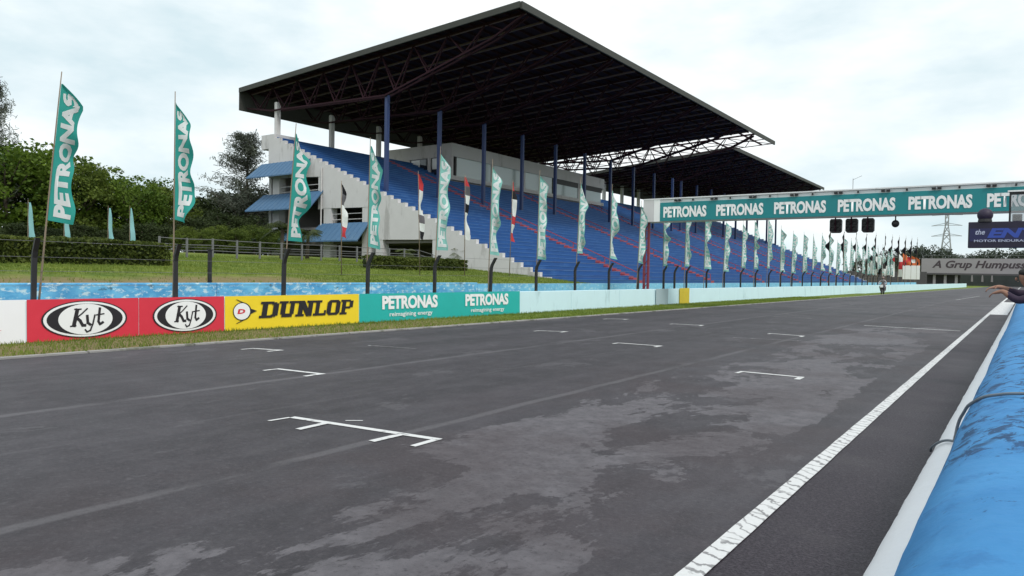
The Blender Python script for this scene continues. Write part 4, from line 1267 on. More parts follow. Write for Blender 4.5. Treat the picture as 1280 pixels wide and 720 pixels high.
def casuarina(name, h, seed, lmat):
    """thin feathery tree: many upswept branches carrying drooping needles"""
    rs = random.Random(seed); t = thing(name, (0, 0, 0))
    mb = MB(); pts = []
    mb.tube([(0, 0, -0.2), (0.1, 0, h * 0.5), (0.05, 0.1, h)], [0.2, 0.1, 0.015], 7)
    for k in range(110):
        z = h * rs.uniform(0.16, 0.99); a = rs.uniform(0, 2*math.pi)
        L = (1.05 - z / h) * h * 0.33 + 0.35; L *= rs.uniform(0.6, 1.15)
        e = Vector((math.cos(a) * L, math.sin(a) * L, z + L * rs.uniform(0.25, 0.7)))
        s = Vector((0.06, 0, z)); m = (s + e) / 2 + Vector((0, 0, -0.08 * L))
        mb.tube([s, m, e], [0.035, 0.022, 0.006], 4)
        for j in range(75):
            f = rs.uniform(0.2, 1.05); p = s + (e - s) * f
            pts.append((p.x + rs.gauss(0, 0.16), p.y + rs.gauss(0, 0.16), p.z + rs.gauss(-0.05, 0.17)))
    mb.build('trunk', M['bark'], t, smooth=True)
    pts = np.array(pts)
    n = len(pts)
    d = RNG.normal(size=(n, 3)) * 0.5; d[:, 2] += rs.uniform(0.3, 0.6)
    d /= np.linalg.norm(d, axis=1)[:, None]
    sd = np.cross(d, RNG.normal(size=(n, 3))); sd /= np.linalg.norm(sd, axis=1)[:, None]
    v = np.empty((n, 4, 3)); L = RNG.uniform(0.15, 0.42, n)[:, None]
    v[:, 0] = pts - d * L / 2 - sd * 0.02; v[:, 1] = pts - d * L / 2 + sd * 0.02
    v[:, 2] = pts + d * L / 2 + sd * 0.015; v[:, 3] = pts + d * L / 2 - sd * 0.015
    np_mesh('crown', v.reshape(-1, 3), n, 4, lmat, t)
    return t

protoA = tree_proto('broadleaf_tree', 9.0, 3.6, 0.10, 150, 60, 0.30, M['leaf_mid'], 3)
protoB = tree_proto('broadleaf_tree', 9.0, 3.2, 0.06, 140, 60, 0.28, M['leaf_olive'], 8)
protoC = tree_proto('dark_tree', 8.0, 3.4, 0.03, 150, 60, 0.30, M['leaf_dark'], 21)
protoD = tree_proto('broadleaf_tree', 8.0, 2.6, 0.04, 110, 60, 0.26, M['leaf_mid'], 33)
PROT = {'A': (protoA, 9.0), 'B': (protoB, 9.0), 'C': (protoC, 8.0), 'D': (protoD, 8.0)}
tused = set()
def put_tree(kind, px, ytop, X, label, group, rot=0.0, wide=1.0):
    """px, ytop: where the crown top shows; X: distance across from the camera"""
    p = onX(px, ytop, X)
    x, y = float(p[0]), float(p[1]); zb = terrain(x, y) - 0.05
    pr, h0 = PROT[kind]
    s = (float(p[2]) - zb) / (h0 * 0.99)
    o = pr if kind not in tused else copy_tree(pr)
    tused.add(kind)
    o.location = (x, y, zb); o.rotation_euler = (0, 0, rot); o.scale = (s * wide, s * wide, s)
    tag(o, label, 'tree', group)
    return o
GL = 'trees behind the bank on the left'
rows = [('A', 8, 172, -58, 'tall green tree at the left edge behind the hedge', 0.3, 1.1),
        ('A', 48, 170, -60, 'tall green tree directly behind the leftmost teal flag', 2.0, 1.1),
        ('B', 98, 200, -57, 'olive green tree just right of the leftmost teal flag', 1.0, 1.0),
        ('D', 132, 208, -60, 'mid green tree halfway between the first two teal flags', 4.0, 1.2),
        ('A', 165, 218, -56, 'rounded green tree left of the second teal flag', 5.1, 1.0),
        ('D', 186, 222, -62, 'bright green tree nearest the second teal flag on its left', 0.6, 1.2),
        ('B', 212, 230, -58, 'olive tree behind the second teal flag', 3.3, 1.0),
        ('C', 262, 240, -64, 'dark tree right of the second teal flag', 0.2, 1.3),
        ('C', 292, 236, -66, 'dark tree behind the feathery grey tree', 2.2, 1.3),
        ('C', 318, 232, -68, 'dark tree against the left end of the grandstand', 4.4, 1.3)]
for (k_, px, yt, X, lab, rz, wd) in rows: put_tree(k_, px, yt, X, lab, GL, rz, wd)
# darker lower trees in front, closing the gaps under the crowns
for i, (px, yt, X) in enumerate(((-10, 284, -49), (22, 276, -50), (62, 282, -48), (100, 278, -51), (140, 284, -50), (178, 276, -51), (208, 280, -50), (240, 268, -50), (275, 262, -52), (305, 268, -52))):
    put_tree('C', px, yt, X, 'low dark bushy tree below the taller trees, %s from the left' % ORD[i], 'low dark trees under the tall ones', i * 1.3, 1.35)
for i, (px, yt, X) in enumerate(((232, 282, -44), (252, 286, -43), (272, 280, -45), (296, 284, -44), (318, 280, -45), (338, 284, -43))):
    put_tree('B', px, yt, X, 'yellowish shrub behind the rail fence by the grandstand, %s from the left' % ORD[i], 'yellowish shrubs behind the rail fence', i * 0.9, 1.2)

cas = casuarina('feathery_tree', 11.0, 5, M['leaf_grey'])
p = onX(308, 168, -60); cas.location = (float(p[0]), float(p[1]), 2.3); cas.scale = (1.6, 1.6, (float(p[2]) - 2.3) / 11.0)
tag(cas, 'thin feathery grey tree beside the left end of the grandstand', 'tree')
c2 = copy_tree(cas); p = onX(-13, 95, -60); c2.location = (float(p[0]), float(p[1]), 2.3); c2.scale = (0.95, 0.95, (float(p[2]) - 2.3) / 11.0); c2.rotation_euler = (0, 0, 2.0)
tag(c2, 'tall thin feathery tree rising at the left edge above the others', 'tree')

def palm(x, y, h, label, nf=16, L=1.3, seed=0):
    rs = random.Random(seed); zb = terrain(x, y)
    t = thing('palm', (x, y, zb), label, 'palm', 'small palms by the grandstand')
    mb = MB(); mb.tube([(x, y, zb - 0.1), (x + 0.05, y, zb + h * 0.5), (x + 0.02, y + 0.05, zb + h)], [0.13, 0.10, 0.09], 8); mb.build('trunk', M['bark'], t, smooth=True)
    V = []
    for k in range(nf):
        a = 2 * math.pi * k / nf + rs.uniform(-0.2, 0.2); el = rs.uniform(0.0, 1.2); LL = L * rs.uniform(0.8, 1.15)
        prev = None
        for j in range(13):
            s = j / 12
            r = LL * s * math.cos(el * (1 - 0.5 * s)); zz = LL * (math.sin(el) * s - 0.75 * s * s)
            c = Vector((x + math.cos(a) * r, y + math.sin(a) * r, zb + h + zz))
            if prev is not None:
                d = (c - prev).normalized(); side = d.cross(Vector((0, 0, 1))).normalized()
                for sg in (1, -1):
                    ll = 0.42 * math.sin(math.pi * min(1, s * 0.9 + 0.08)) + 0.05
                    tip = c + side * sg * ll * 0.8 + d * ll * 0.5 - Vector((0, 0, ll * 0.45))
                    V += [prev, prev + d * 0.07, tip, tip - d * 0.03]
            prev = c
    np_mesh('fronds', np.array([[v.x - x, v.y - y, v.z - zb] for v in V]), len(V) // 4, 4, M['palm'], t)
pp = onX(582, 292, -32.5); palm(float(pp[0]), float(pp[1]), 2.3, 'small palm with a bare trunk before the stepped side wall', seed=1, nf=18, L=1.35)
pp = onX(352, 300, -34.5); palm(float(pp[0]), float(pp[1]), 1.7, 'small palm beside the leaning teal flag', seed=2, L=1.4)
pp = onX(384, 304, -35.5); palm(float(pp[0]), float(pp[1]), 1.5, 'small palm right of the leaning teal flag before an awning', seed=3, L=1.2)
pp = onX(508, 312, -33.8); palm(float(pp[0]), float(pp[1]), 0.8, 'low palm before the bottom of the stepped side wall', seed=4, nf=11, L=0.75)

# ================================================================== PIT WALL in the foreground
def wall_profile(y):
    far = sstep(18, 45, y)
    b = 0.012 * mnoise.noise(Vector((y * 0.9, 1.3, 0))) + 0.007 * mnoise.noise(Vector((y * 3.1, 4.2, 0)))
    sh = -0.06 * far + b
    lift = 0.05 * far
    white = [(-0.67 + 0.3*b, -0.02), (-0.655 + 0.3*b, 0.05), (-0.60 + 0.5*b, 0.13), (-0.53 + 0.7*b, 0.20), (-0.440 + sh, 0.245)]
    blue = [(-0.438 + sh, 0.246), (-0.428 + sh, 0.29), (-0.396 + sh, 0.42), (-0.348 + sh, 0.58 + lift*0.5), (-0.295 + sh, 0.71 + lift), (-0.20 + sh, 0.80 + lift),
            (-0.08, 0.855 + lift + b), (0.08, 0.885 + lift + b), (0.28, 0.88 + lift), (0.42, 0.80 + lift), (0.50, 0.6), (0.52, -0.02)]
    return white, blue
pw = thing('pit_wall', (0, 20, 0), 'rounded bright blue pit wall with a white foot along the right edge', 'wall')
ys = [-3 + 0.12 * i for i in range(150)] + [15 + 0.5 * i for i in range(92)]
for part, idx, mt in (('white_foot', 0, 'plinth'), ('blue_top', 1, 'pit_blue')):
    mb = MB(); n = None
    for i, y in enumerate(ys):
        pr = wall_profile(y)[idx]; n = len(pr)
        for k, (x, z) in enumerate(pr):
            w = 0.010 * mnoise.noise(Vector((x * 6, y * 2.2, z * 6))) + 0.005 * mnoise.noise(Vector((x * 15, y * 6, z * 15)))
            if idx == 0: w *= 0.5
            mb.v.append((x - w, y, z + w * 0.6))
        if i:
            for k in range(n - 1):
                a = (i-1)*n + k; mb.f.append((a, a+1, a+n+1, a+n))
    mb.f.append(tuple(range(n))); mb.f.append(tuple((len(ys)-1)*n + k for k in range(n)))
    o = mb.build(part, M[mt], pw, smooth=True)
    es = o.modifiers.new('split', 'EDGE_SPLIT'); es.split_angle = R(60)
# cable lying over the wall
def wall_at(y, t):
    w, b = wall_profile(y); pts = w + b
    L = [0]
    for (a, c), (d, e) in zip(pts, pts[1:]): L.append(L[-1] + math.hypot(d - a, e - c))
    s = t * L[-1]
    for i in range(len(pts) - 1):
        if s <= L[i+1]:
            f = (s - L[i]) / (L[i+1] - L[i] + 1e-9)
            x = pts[i][0] + (pts[i+1][0] - pts[i][0]) * f; z = pts[i][1] + (pts[i+1][1] - pts[i][1]) * f
            dx, dz = pts[i+1][0] - pts[i][0], pts[i+1][1] - pts[i][1]; l = math.hypot(dx, dz) + 1e-9
            return Vector((x - dz / l * 0.02, y, z + dx / l * 0.02))
    return Vector((pts[-1][0], y, pts[-1][1]))
def cable(path, rad, label, mat):
    t = thing('cable', (0, path[0][0], 0.3), label, 'cable')
    pts = []
    for (ya, ta), (yb, tb) in zip(path, path[1:]):
        for k in range(8): f = k / 8; pts.append(wall_at(ya + (yb - ya) * f, ta + (tb - ta) * f))
    pts.append(wall_at(*path[-1]))
    sm = [pts[0]] + [(pts[i-1] + pts[i] * 2 + pts[i+1]) / 4 + Vector((-0.004, 0, 0.006)) for i in range(1, len(pts)-1)] + [pts[-1]]
    mb = MB(); mb.tube(sm, rad, 8); mb.build('sheath', mat, t, smooth=True)
M['cable_grey'] = simple('cable_grey', (0.15, 0.18, 0.21), 0.45, 0.2, 8)
cable([(7.55, 0.02), (7.2, 0.10), (6.7, 0.20), (6.1, 0.30), (5.75, 0.39), (5.6, 0.47), (5.5, 0.56), (5.4, 0.68)], 0.011, 'thin grey cable lying over the blue pit wall', M['cable_grey'])

# ================================================================== SIGN AND SCREEN over the pit wall
M['sign_dark'] = simple('sign_dark', (0.012, 0.008, 0.028), 0.4, 0.15, 3)
M['sign_blue'] = simple('sign_blue', (0.03, 0.07, 0.36), 0.5, 0.1, 3)
M['sign_pale'] = simple('sign_pale', (0.42, 0.45, 0.58), 0.5, 0.05, 3)
SY = 18.0
sg = thing('signboard', (0.35, SY, 0), 'dark blue signboard with blue and white lettering above the pit wall at the right edge', 'sign')
mb = MB(); mb.box(-1.06, 1.5, SY, SY + 0.12, 2.29, 2.84); bd = mb.build('board', M['sign_dark'], sg, bevel=0.015)
mb = MB(); mb.box(-1.03, 1.47, SY - 0.006, SY - 0.002, 2.43, 2.70); mb.build('lettering_band', simple('sign_band', (0.014, 0.016, 0.075), 0.4, 0.1, 3), bd)
text_obj('the', 'small_word', M['sign_pale'], bd, lambda a, b_: (-0.93 + a, SY - 0.012, 2.57 + b_), 0.17, 0.11, 0.02, 0.3)
text_obj('ENTI', 'big_word', M['sign_blue'], bd, lambda a, b_: (-0.72 + a, SY - 0.012, 2.50 + b_), 0.98, 0.20, 0.05, 0.25)
text_obj('MOTOR ENDURANCE RACING', 'small_line', M['sign_pale'], bd, lambda a, b_: (-0.95 + a, SY - 0.012, 2.415 + b_), 1.5, 0.05, 0.02)
for xx in (0.25, 1.2):
    mb = MB(); mb.box(xx - 0.04, xx + 0.04, SY + 0.125, SY + 0.205, 0.7, 3.3); mb.build('post', M['black'], sg)
scn = thing('glass_screen', (0.5, SY, 2.85), 'white framed glass screen standing on top of the dark signboard', 'screen')
mb = MB(); mb.box(-0.36, 1.3, SY + 0.01, SY + 0.10, 3.39, 3.44); mb.box(-0.36, -0.325, SY + 0.01, SY + 0.10, 2.845, 3.39); mb.box(1.26, 1.3, SY + 0.01, SY + 0.10, 2.845, 3.39)
mb.build('frame', M['black'], scn)
mb = MB(); mb.box(-0.39, 1.33, SY - 0.01, SY + 0.12, 3.445, 3.475); mb.build('cap', M['letter_white'], scn)
def clear_glass():
    m, nt, b, out = mat_new('clear_pane')
    gl = nt.nodes.new('ShaderNodeBsdfGlossy'); gl.inputs['Roughness'].default_value = 0.05; gl.inputs['Color'].default_value = (0.8, 0.8, 0.8, 1)
    tr = nt.nodes.new('ShaderNodeBsdfTransparent'); tr.inputs['Color'].default_value = (0.72, 0.74, 0.76, 1)
    mx = nt.nodes.new('ShaderNodeMixShader'); mx.inputs[0].default_value = 0.12
    nt.links.new(tr.outputs[0], mx.inputs[1]); nt.links.new(gl.outputs[0], mx.inputs[2]); nt.links.new(mx.outputs[0], out.inputs[0])
    return m
M['clear'] = clear_glass()
mb = MB(); mb.box(-0.323, 1.258, SY + 0.05, SY + 0.056, 2.85, 3.388); mb.build('pane', M['clear'], scn)
t = thing('small_box', (-0.22, SY + 0.05, 2.845), 'small grey box on the signboard inside the glass screen', 'box')
mb = MB(); mb.box(-0.30, -0.13, SY + 0.07, SY + 0.115, 2.845, 2.99); mb.build('case', M['grey_steel'], t, bevel=0.01)
mb = MB(); mb.box(-0.27, -0.17, SY + 0.064, SY + 0.07, 2.88, 2.96); mb.build('dial', M['black'], t)
t = thing('dome_lamp', (-0.77, SY + 0.06, 2.84), 'round dark purple dome lamp on top of the signboard', 'lamp')
M['dome'] = simple('dome_purple', (0.022, 0.014, 0.038), 0.6, 0.2, 4)
mb = MB(); mb.sphere((-0.77, SY + 0.06, 2.985), 0.145, 18, 10); mb.build('dome', M['dome'], t, smooth=True)
mb = MB(); mb.tube([(-0.77, SY + 0.06, 2.84), (-0.77, SY + 0.06, 2.90)], [0.13, 0.12], 16); mb.build('base', M['black'], t)

# ================================================================== PEOPLE
def skin_mesh(nodes, edges, root=0, sub=2):
    """nodes: list of ((x,y,z), (rx,ry)); grown with skin + subdivision, returned as mesh"""
    me = bpy.data.meshes.new('tmp'); me.from_pydata([n[0] for n in nodes], edges, [])
    o = bpy.data.objects.new('tmp', me); col.objects.link(o)
    sk = o.modifiers.new('skin', 'SKIN'); sk.use_smooth_shade = True
    layer = me.skin_vertices[0].data
    for i, n in enumerate(nodes):
        r_ = n[1] if isinstance(n[1], tuple) else (n[1], n[1])
        layer[i].radius = r_; layer[i].use_root = (i == root)
    s = o.modifiers.new('sub', 'SUBSURF'); s.levels = sub; s.render_levels = sub
    dg = bpy.context.evaluated_depsgraph_get()
    out = bpy.data.meshes.new_from_object(o.evaluated_get(dg))
    bpy.data.objects.remove(o); bpy.data.meshes.remove(me)
    return out
M['skin'] = simple('skin_brown', (0.26, 0.13, 0.085), 0.55, 0.1, 10)
M['skin_light'] = simple('skin_tan', (0.42, 0.25, 0.18), 0.55, 0.1, 10)
M['shirt'] = simple('shirt_purple', (0.028, 0.016, 0.036), 0.85, 0.2, 8)
M['trouser'] = simple('trousers_dark', (0.02, 0.02, 0.028), 0.85, 0.2, 8)
M['hair'] = simple('hair_black', (0.008, 0.007, 0.007), 0.6, 0.2, 20)
def pit_person(px, py):
    """person behind the pit wall bending over it with both forearms across the top; faces -X (the track)"""
    t = thing('person', (px, py, 0), 'person in a dark purple top leaning over the pit wall with bare forearms', 'person')
    P = lambda dx, dy, z: (px + dx, py + dy, z)
    nodes = [(P(0.02, 0, 0.92), (0.15, 0.12)), (P(-0.08, 0, 1.12), (0.15, 0.115)), (P(-0.22, 0, 1.32), (0.165, 0.12)), (P(-0.31, 0, 1.44), (0.12, 0.10)),
             (P(-0.37, 0, 1.51), (0.055, 0.055)), (P(-0.43, 0, 1.58), (0.07, 0.065)), (P(-0.46, 0, 1.67), (0.085, 0.08)), (P(-0.44, 0, 1.75), (0.06, 0.06)),
             (P(0.02, 0.10, 0.86), 0.10), (P(0.0, 0.11, 0.48), 0.07), (P(0.02, 0.12, 0.09), 0.045), (P(-0.14, 0.13, 0.035), (0.045, 0.03)),
             (P(0.02, -0.10, 0.86), 0.10), (P(0.0, -0.11, 0.48), 0.07), (P(0.02, -0.12, 0.09), 0.045), (P(-0.14, -0.13, 0.035), (0.045, 0.03))]
    edges = [(0,1),(1,2),(2,3),(3,4),(4,5),(5,6),(6,7),(0,8),(8,9),(9,10),(10,11),(0,12),(12,13),(13,14),(14,15)]
    arms = []
    for s, (e, w, hnd) in ((1, ((-0.52, 0.20, 1.42), (-0.75, 0.10, 1.52), (-0.84, 0.05, 1.50))), (-1, ((-0.52, -0.22, 1.32), (-0.70, -0.16, 1.46), (-0.79, -0.13, 1.43)))):
        b = len(nodes)
        nodes += [(P(-0.27, s * 0.19, 1.42), (0.075, 0.075)), (P(*e), (0.062, 0.062)), (P(*w), (0.038, 0.033)), (P(*hnd), (0.042, 0.022))]
        edges += [(3, b), (b, b+1), (b+1, b+2), (b+2, b+3)]
        hv = Vector(hnd) - Vector(w); hv.normalize()
        for k in range(5):
            off = (k - 2) * 0.020
            c = len(nodes)
            if k == 0:
                base = Vector(w) + hv * 0.03 + Vector((0, -s * 0.03, 0)); ds = (0.035, 0.03)
            else:
                base = Vector(hnd) + hv * 0.03 + Vector((0, off, 0)); ds = (0.04, 0.034)
            dirv = (hv + Vector((0, (-s * 0.9 if k == 0 else 0), -0.5))).normalized()
            p1 = base + dirv * ds[0]; p2 = p1 + (dirv + Vector((0, 0, -0.9))).normalized() * ds[1] * (0.8 + 0.15 * k if k < 4 else 0.9)
            nodes += [(P(*base), 0.010), (P(*p1), 0.009), (P(*p2), 0.008)]
            edges += [(b + 3, c), (c, c+1), (c+1, c+2)]
    me = skin_mesh(nodes, edges, 0, 2)
    off = off_of(t)
    me.transform(Matrix.Translation(-off))
    # clothing by position along the body: materials per face
    me.materials.clear()
    for nm in ('shirt', 'trouser', 'skin'): me.materials.append(M[nm])
    for p in me.polygons:
        c = p.center
        if c.z < 0.90: p.material_index = 1
        elif c.x < -0.64 or c.z > 1.50 and c.x < -0.33: p.material_index = 2
        else: p.material_index = 0
        p.use_smooth = True
    body = link('body', me, None, t)
    mb = MB(); mb.sphere(P(-0.43, 0, 1.725), 0.092, 16, 9, sx=1.05, sy=0.95, sz=0.75); mb.build('hair', M['hair'], t, smooth=True)
    fm = MB()
    for s in (1, -1): fm.sphere(P(-0.535, s * 0.032, 1.665), 0.011, 8, 6)
    fm.build('eyes', M['letter_black'], t, smooth=True)
    fm = MB(); fm.sphere(P(-0.548, 0, 1.635), 0.017, 8, 6, sz=1.5); fm.sphere(P(-0.525, 0, 1.60), 0.02, 8, 6, sx=0.5, sz=0.35); fm.build('nose_mouth', M['skin'], t, smooth=True)
    fm = MB()
    for s in (1, -1): fm.sphere(P(-0.44, s * 0.085, 1.655), 0.026, 8, 6, sy=0.4, sz=1.3)
    fm.build('ears', M['skin'], t, smooth=True)
pit_person(0.41, 12.6)

# rider on a motorcycle coming up the straight
M['bike_dark'] = simple('bike_dark', (0.02, 0.02, 0.024), 0.35, 0.2, 4)
M['suit'] = simple('suit_grey', (0.32, 0.29, 0.30), 0.7, 0.2, 5)
M['helmet'] = simple('helmet_brown', (0.22, 0.15, 0.13), 0.3, 0.1, 5)
M['tyre'] = simple('tyre_rubber', (0.012, 0.012, 0.013), 0.8, 0.2, 8)
bx_, by_ = -12.25, 83.0
mo = thing('motorcycle', (bx_, by_, 0), 'dark motorcycle with a white nose coming up the far end of the straight', 'motorcycle')
def wheel(y):
    mb = MB()
    n = 22; ring = []
    for k in range(n + 1):
        a = 2 * math.pi * k / n; ring.append((bx_, by_ + y + 0.26 * math.cos(a), 0.31 + 0.26 * math.sin(a)))
    mb.tube(ring, 0.055, 8, cap=False); w = mb.build('wheel', M['tyre'], mo, smooth=True)
    mb = MB(); mb.tube([(bx_ - 0.035, by_ + y, 0.31), (bx_ + 0.035, by_ + y, 0.31)], 0.21, 18); mb.build('rim', M['grey_steel'], w)
wheel(-0.68); wheel(0.68)
mb = MB()
secs = [(-0.78, 0.06, 0.62, 0.95), (-0.62, 0.17, 0.45, 1.10), (-0.35, 0.21, 0.28, 1.05), (0.0, 0.19, 0.26, 0.92), (0.35, 0.15, 0.5, 0.84), (0.85, 0.07, 0.74, 0.92)]
for (yy, w, z0, z1) in secs:
    mb.v += [(bx_ - w * 0.6, by_ + yy, z0), (bx_ + w * 0.6, by_ + yy, z0), (bx_ + w, by_ + yy, (z0+z1)/2), (bx_ + w * 0.55, by_ + yy, z1), (bx_ - w * 0.55, by_ + yy, z1), (bx_ - w, by_ + yy, (z0+z1)/2)]
for i in range(len(secs) - 1):
    for k in range(6): mb.f.append((i*6+k, i*6+(k+1) % 6, i*6+6+(k+1) % 6, i*6+6+k))
mb.f += [tuple(range(6)), tuple(30 + k for k in range(6))]
mb.build('fairing', M['bike_dark'], mo, smooth=True)
mb = MB(); mb.box(bx_ - 0.13, bx_ + 0.13, by_ - 0.80, by_ - 0.765, 0.72, 1.0); mb.build('number_plate', M['letter_white'], mo, bevel=0.02)
mb = MB(); mb.bar((bx_ - 0.33, by_ - 0.45, 1.0), (bx_ + 0.33, by_ - 0.45, 1.0), 0.04); mb.build('handlebar', M['black'], mo)
mb = MB(); mb.bar((bx_ - 0.08, by_ - 0.68, 0.31), (bx_ - 0.08, by_ - 0.48, 0.98), 0.05); mb.bar((bx_ + 0.08, by_ - 0.68, 0.31), (bx_ + 0.08, by_ - 0.48, 0.98), 0.05); mb.build('fork', M['grey_steel'], mo)
rd = thing('person', (bx_, by_ + 0.15, 0.85), 'rider in a pale grey suit sitting upright on the far motorcycle', 'person')
Q = lambda x, y, z: (bx_ + x, by_ + y, z)
nodes = [(Q(0, 0.30, 0.98), (0.15, 0.13)), (Q(0, 0.22, 1.20), (0.16, 0.12)), (Q(0, 0.10, 1.42), (0.18, 0.12)), (Q(0, 0.03, 1.55), (0.07, 0.07)), (Q(0, 0.0, 1.66), (0.10, 0.11))]
edges = [(0,1),(1,2),(2,3),(3,4)]
for s in (1, -1):
    b = len(nodes)
    nodes += [(Q(s*0.22, 0.06, 1.42), 0.07), (Q(s*0.36, -0.18, 1.18), 0.055), (Q(s*0.31, -0.45, 1.03), 0.042), (Q(s*0.15, 0.22, 0.92), 0.10), (Q(s*0.27, -0.12, 0.78), 0.075), (Q(s*0.22, 0.18, 0.42), 0.055), (Q(s*0.22, 0.02, 0.36), 0.045)]
    edges += [(2, b), (b, b+1), (b+1, b+2), (0, b+3), (b+3, b+4), (b+4, b+5), (b+5, b+6)]
me = skin_mesh(nodes, edges, 0, 2); me.transform(Matrix.Translation(-off_of(rd)))
link('body', me, M['suit'], rd, smooth=True)
mb = MB(); mb.sphere(Q(0, -0.02, 1.70), 0.145, 16, 10, sz=1.05, sy=1.12); hm = mb.build('helmet', M['helmet'], rd, smooth=True)
mb = MB(); mb.sphere(Q(0, -0.075, 1.70), 0.112, 14, 8, sz=0.55); mb.build('visor', M['dark_glass'], hm, smooth=True)

# ================================================================== FAR END OF THE STRAIGHT
BY = 255.0
def fy_(px, py): return onY(px, py, BY)
a = fy_(1152, 323); b_ = fy_(1152, 341)
zt, zb_ = float(a[2]), float(b_[2]); xl = float(a[0])
br = thing('footbridge', (xl + 10, BY, 0), 'grey footbridge with dark lettering across the far end of the track', 'bridge')
M['bridge_grey'] = simple('bridge_grey', (0.30, 0.28, 0.30), 0.8, 0.1, 0.5)
M['bridge_dark'] = simple('bridge_dark', (0.085, 0.08, 0.088), 0.85, 0.2, 0.5)
M['letter_plum'] = simple('letter_plum', (0.05, 0.035, 0.045), 0.6, 0.1, 4)
mb = MB(); mb.box(xl, 14, BY, BY + 2.5, zb_, zt); dk = mb.build('sign_band', M['bridge_grey'], br)
mb = MB(); mb.box(xl - 0.3, 14.3, BY - 0.15, BY + 2.6, zb_ - 0.5, zb_ - 0.01); mb.build('deck_edge', M['bridge_dark'], br)
tx0 = float(fy_(1165, 332)[0]); tx1 = float(fy_(1283, 332)[0])
text_obj('A Grup Humpuss', 'lettering', M['letter_plum'], dk, lambda p, q: (tx0 + p, BY - 0.03, zb_ + (zt - zb_) * 0.20 + q), tx1 - tx0, (zt - zb_) * 0.66, 0.03, 0.3)
for xx in (xl + 0.6, xl + 3.5, xl + 6.4, xl + 9.3, 8.0, 11.0):
    mb = MB(); mb.box(xx - 0.35, xx + 0.35, BY + 0.6, BY + 1.6, -0.05, zb_ - 0.5); mb.build('pillar', M['bridge_grey'], br)
mb = MB(); mb.box(xl, xl + 10.2, BY + 2.8, BY + 3.1, -0.05, zb_ - 0.4); mb.build('back_panel', M['bridge_dark'], br)
mb = MB()
for xx in range(12): mb.bar((xl + 0.2 + xx * 2.7, BY + 0.3, zt), (xl + 0.2 + xx * 2.7, BY + 0.3, zt + 0.9), 0.08)
mb.bar((xl, BY + 0.3, zt + 0.9), (14, BY + 0.3, zt + 0.9), 0.08); mb.build('railing', M['grey_steel'], br)
# dark boarding beyond the bridge with three pale figures painted on it
db = thing('dark_boarding', (-8, BY + 12, 0), 'long dark boarding with pale shapes beneath the footbridge', 'wall')
mb = MB(); mb.box(-18, 12, BY + 12, BY + 12.3, -0.05, 4.9); fc = mb.build('boarding_face', simple('boarding_green', (0.045, 0.055, 0.055), 0.8, 0.4, 0.4), db)
for px in (1215, 1228, 1240):
    c = onY(px, 350, BY + 12)
    mb = MB(); cx = float(c[0])
    pl = [(cx - 0.3, 1.3), (cx + 0.3, 1.2), (cx + 0.22, 2.6), (cx + 0.1, 3.6), (cx - 0.1, 3.7), (cx - 0.25, 2.7)]
    mb.prism_xz(pl, BY + 11.95, BY + 11.99); mb.build('painted_figure', M['bridge_grey'], fc)
# flags, banners and a white board between the terrace end and the bridge
FY = 175.0
wb = thing('white_board', (-21.5, FY, 0), 'blank white board below red flags at the far end of the barrier', 'board')
p0 = onY(1128, 349, FY); p1 = onY(1150, 332, FY)
mb = MB(); mb.box(p0[0], p1[0], FY, FY + 0.15, p0[2], p1[2]); mb.build('board_face', M['ban_white'], wb)
mb = MB(); mb.bar((p0[0] + .4, FY + 0.2, 0), (p0[0] + .4, FY + 0.2, p1[2]), 0.12); mb.bar((p1[0] - .4, FY + 0.2, 0), (p1[0] - .4, FY + 0.2, p1[2]), 0.12); mb.build('support', M['bridge_dark'], wb)
def far_flag(px, ytop, ybot, Y, bands, label, group, w=0.8, ph=0.0):
    a = onY(px, ybot, Y); c = onY(px, ytop, Y)
    x, z0, z1 = float(a[0]), float(a[2]), float(c[2])
    t = thing('far_flag', (x, Y, 0), label, 'flag', group)
    mb = MB(); mb.tube([(x, Y, 0), (x + 0.1, Y, z1 + 0.2)], [0.05, 0.03], 6); mb.build('pole', M['wood'], t)
    for b, mn in enumerate(bands):
        mb = MB()
        for j in range(5):
            v = (b + j / 4) / len(bands); z = z0 + (z1 - z0) * v
            for i in range(4):
                u = i / 3
                mb.v.append((x + 0.05 + u * w * (1 if v < 0.85 else (1.05 - v) / 0.2), Y - 0.1 + 0.25 * math.sin(5 * v + 3 * u + ph), z))
        for j in range(4):
            for i in range(3):
                q = j*4 + i; mb.f.append((q, q+1, q+5, q+4))
        mb.build('cloth_panel', M[mn], t, smooth=True, fix=False)
gF = 'red and orange flags by the white board'
for i, (px, yt, yb, bands) in enumerate(((1122, 318, 346, ['flag_white', 'flag_red', 'flag_white']), (1128, 317, 334, ['flag_red', 'flag_orange']), (1133, 321, 333, ['flag_orange', 'flag_red']), (1138, 320, 333, ['flag_orange', 'flag_white', 'flag_orange']), (1144, 322, 333, ['flag_orange']))):
    far_flag(px, yt, yb, FY + 2 + i, bands, 'red and orange flag by the blank white board, %s from the left' % ORD[i], gF, 0.85, i)
gW = 'white and dark flags at the far end of the terrace'
for i, (px, yt, yb, bands) in enumerate(((1086, 318, 342, ['flag_white', 'flag_white', 'flag_black']), (1091, 313, 344, ['flag_white', 'flag_black', 'flag_white', 'flag_black']), (1096, 317, 343, ['flag_black', 'flag_white', 'flag_white']), (1102, 318, 345, ['flag_white', 'flag_black', 'flag_white']), (1107, 321, 344, ['flag_white', 'flag_black']), (1113, 318, 346, ['flag_white', 'flag_white', 'flag_red']))):
    far_flag(px, yt, yb, 158 + i * 2, bands, 'white and dark flag at the far terrace end, %s from the left' % ORD[i], gW, 0.7, i * 0.7)
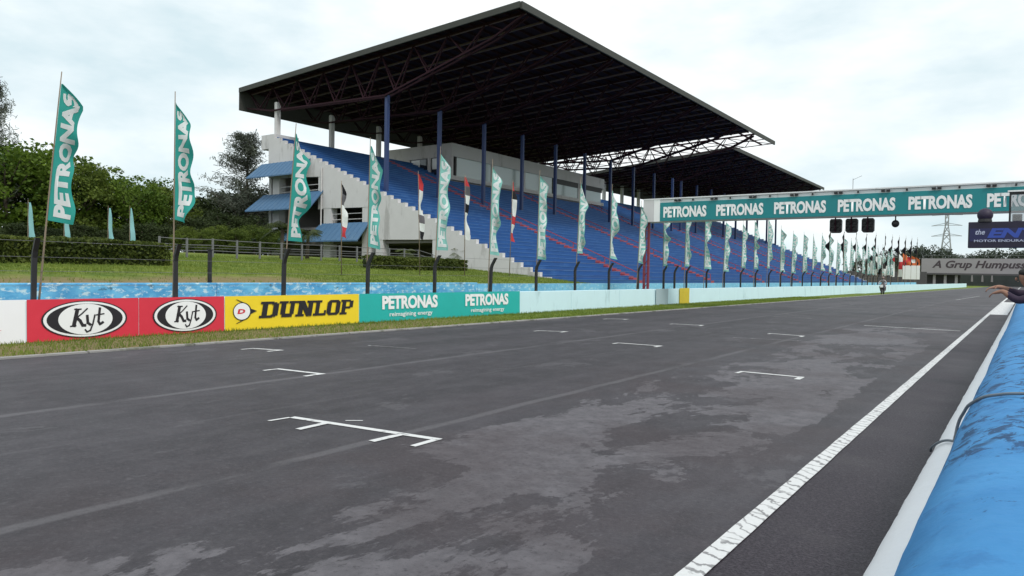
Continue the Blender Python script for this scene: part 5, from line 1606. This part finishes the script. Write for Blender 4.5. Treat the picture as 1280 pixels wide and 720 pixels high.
# long dark low wall behind the far flags
dw = thing('dark_hoarding', (-26, 186, 0), 'long low dark wall behind the far flags', 'wall')
mb = MB(); mb.box(-60, -18.6, 186, 186.3, -0.05, 3.4); mb.build('wall_face', M['bridge_dark'], dw)

# far trees, with the haze mixed into their leaf colour
protoF = tree_proto('far_tree', 8.0, 3.4, 0.03, 110, 50, 0.34, M['leaf_far_haze'], 44)
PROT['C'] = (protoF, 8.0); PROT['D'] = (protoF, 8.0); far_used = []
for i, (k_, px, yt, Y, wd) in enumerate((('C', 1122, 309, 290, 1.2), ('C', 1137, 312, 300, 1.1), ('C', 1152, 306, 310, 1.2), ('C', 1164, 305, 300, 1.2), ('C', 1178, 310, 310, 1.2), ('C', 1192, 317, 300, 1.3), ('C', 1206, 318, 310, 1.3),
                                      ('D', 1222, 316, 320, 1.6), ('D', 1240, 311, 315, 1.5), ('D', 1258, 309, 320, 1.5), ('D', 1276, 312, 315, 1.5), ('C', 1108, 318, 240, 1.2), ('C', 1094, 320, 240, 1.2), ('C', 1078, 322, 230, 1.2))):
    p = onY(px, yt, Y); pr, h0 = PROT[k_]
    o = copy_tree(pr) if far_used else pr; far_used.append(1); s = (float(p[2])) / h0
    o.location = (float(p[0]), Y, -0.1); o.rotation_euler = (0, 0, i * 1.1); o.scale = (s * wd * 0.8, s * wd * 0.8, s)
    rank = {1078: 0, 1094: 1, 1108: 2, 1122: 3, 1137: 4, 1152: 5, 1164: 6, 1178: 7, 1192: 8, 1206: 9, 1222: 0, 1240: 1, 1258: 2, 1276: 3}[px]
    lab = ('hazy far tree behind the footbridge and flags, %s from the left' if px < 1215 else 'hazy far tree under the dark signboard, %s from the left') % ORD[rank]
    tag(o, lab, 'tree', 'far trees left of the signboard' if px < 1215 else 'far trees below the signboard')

# pylon
PY = 600.0
py_ = thing('pylon', (-48.5, PY, 0), 'grey lattice power pylon far behind the gantry', 'pylon')
M['pylon'] = simple('pylon_grey', (0.30, 0.31, 0.33), 0.7, 0.1, 1)
px0 = float(onY(1183, 300, PY)[0])
mb = MB(); H = 56; lv = [0, 9, 17, 24, 30, 35, 40, 45, 50, H]
wd = lambda z: 4.4 * (1 - z / 46) + 0.75 if z < 36 else 1.0
for z0, z1 in zip(lv, lv[1:]):
    a0, a1 = wd(z0), wd(z1)
    cs = [(-1, -1), (1, -1), (1, 1), (-1, 1)]
    for i in range(4):
        sx, sy = cs[i]; tx, ty = cs[(i + 1) % 4]
        mb.bar((px0 + sx*a0, PY + sy*a0, z0), (px0 + sx*a1, PY + sy*a1, z1), 0.5)
        mb.bar((px0 + sx*a0, PY + sy*a0, z0), (px0 + tx*a1, PY + ty*a1, z1), 0.3)
        mb.bar((px0 + tx*a0, PY + ty*a0, z0), (px0 + sx*a1, PY + sy*a1, z1), 0.3)
mb.build('tower', M['pylon'], py_)
for z in (33.5, 41.0, 48.5):
    mb = MB()
    for s in (1, -1):
        mb.bar((px0, PY - 1, z), (px0 + s * 9.5, PY, z - 0.3), 0.35); mb.bar((px0, PY + 1, z + 1.8), (px0 + s * 9.5, PY, z - 0.3), 0.35)
    mb.build('crossarm', M['pylon'], py_)
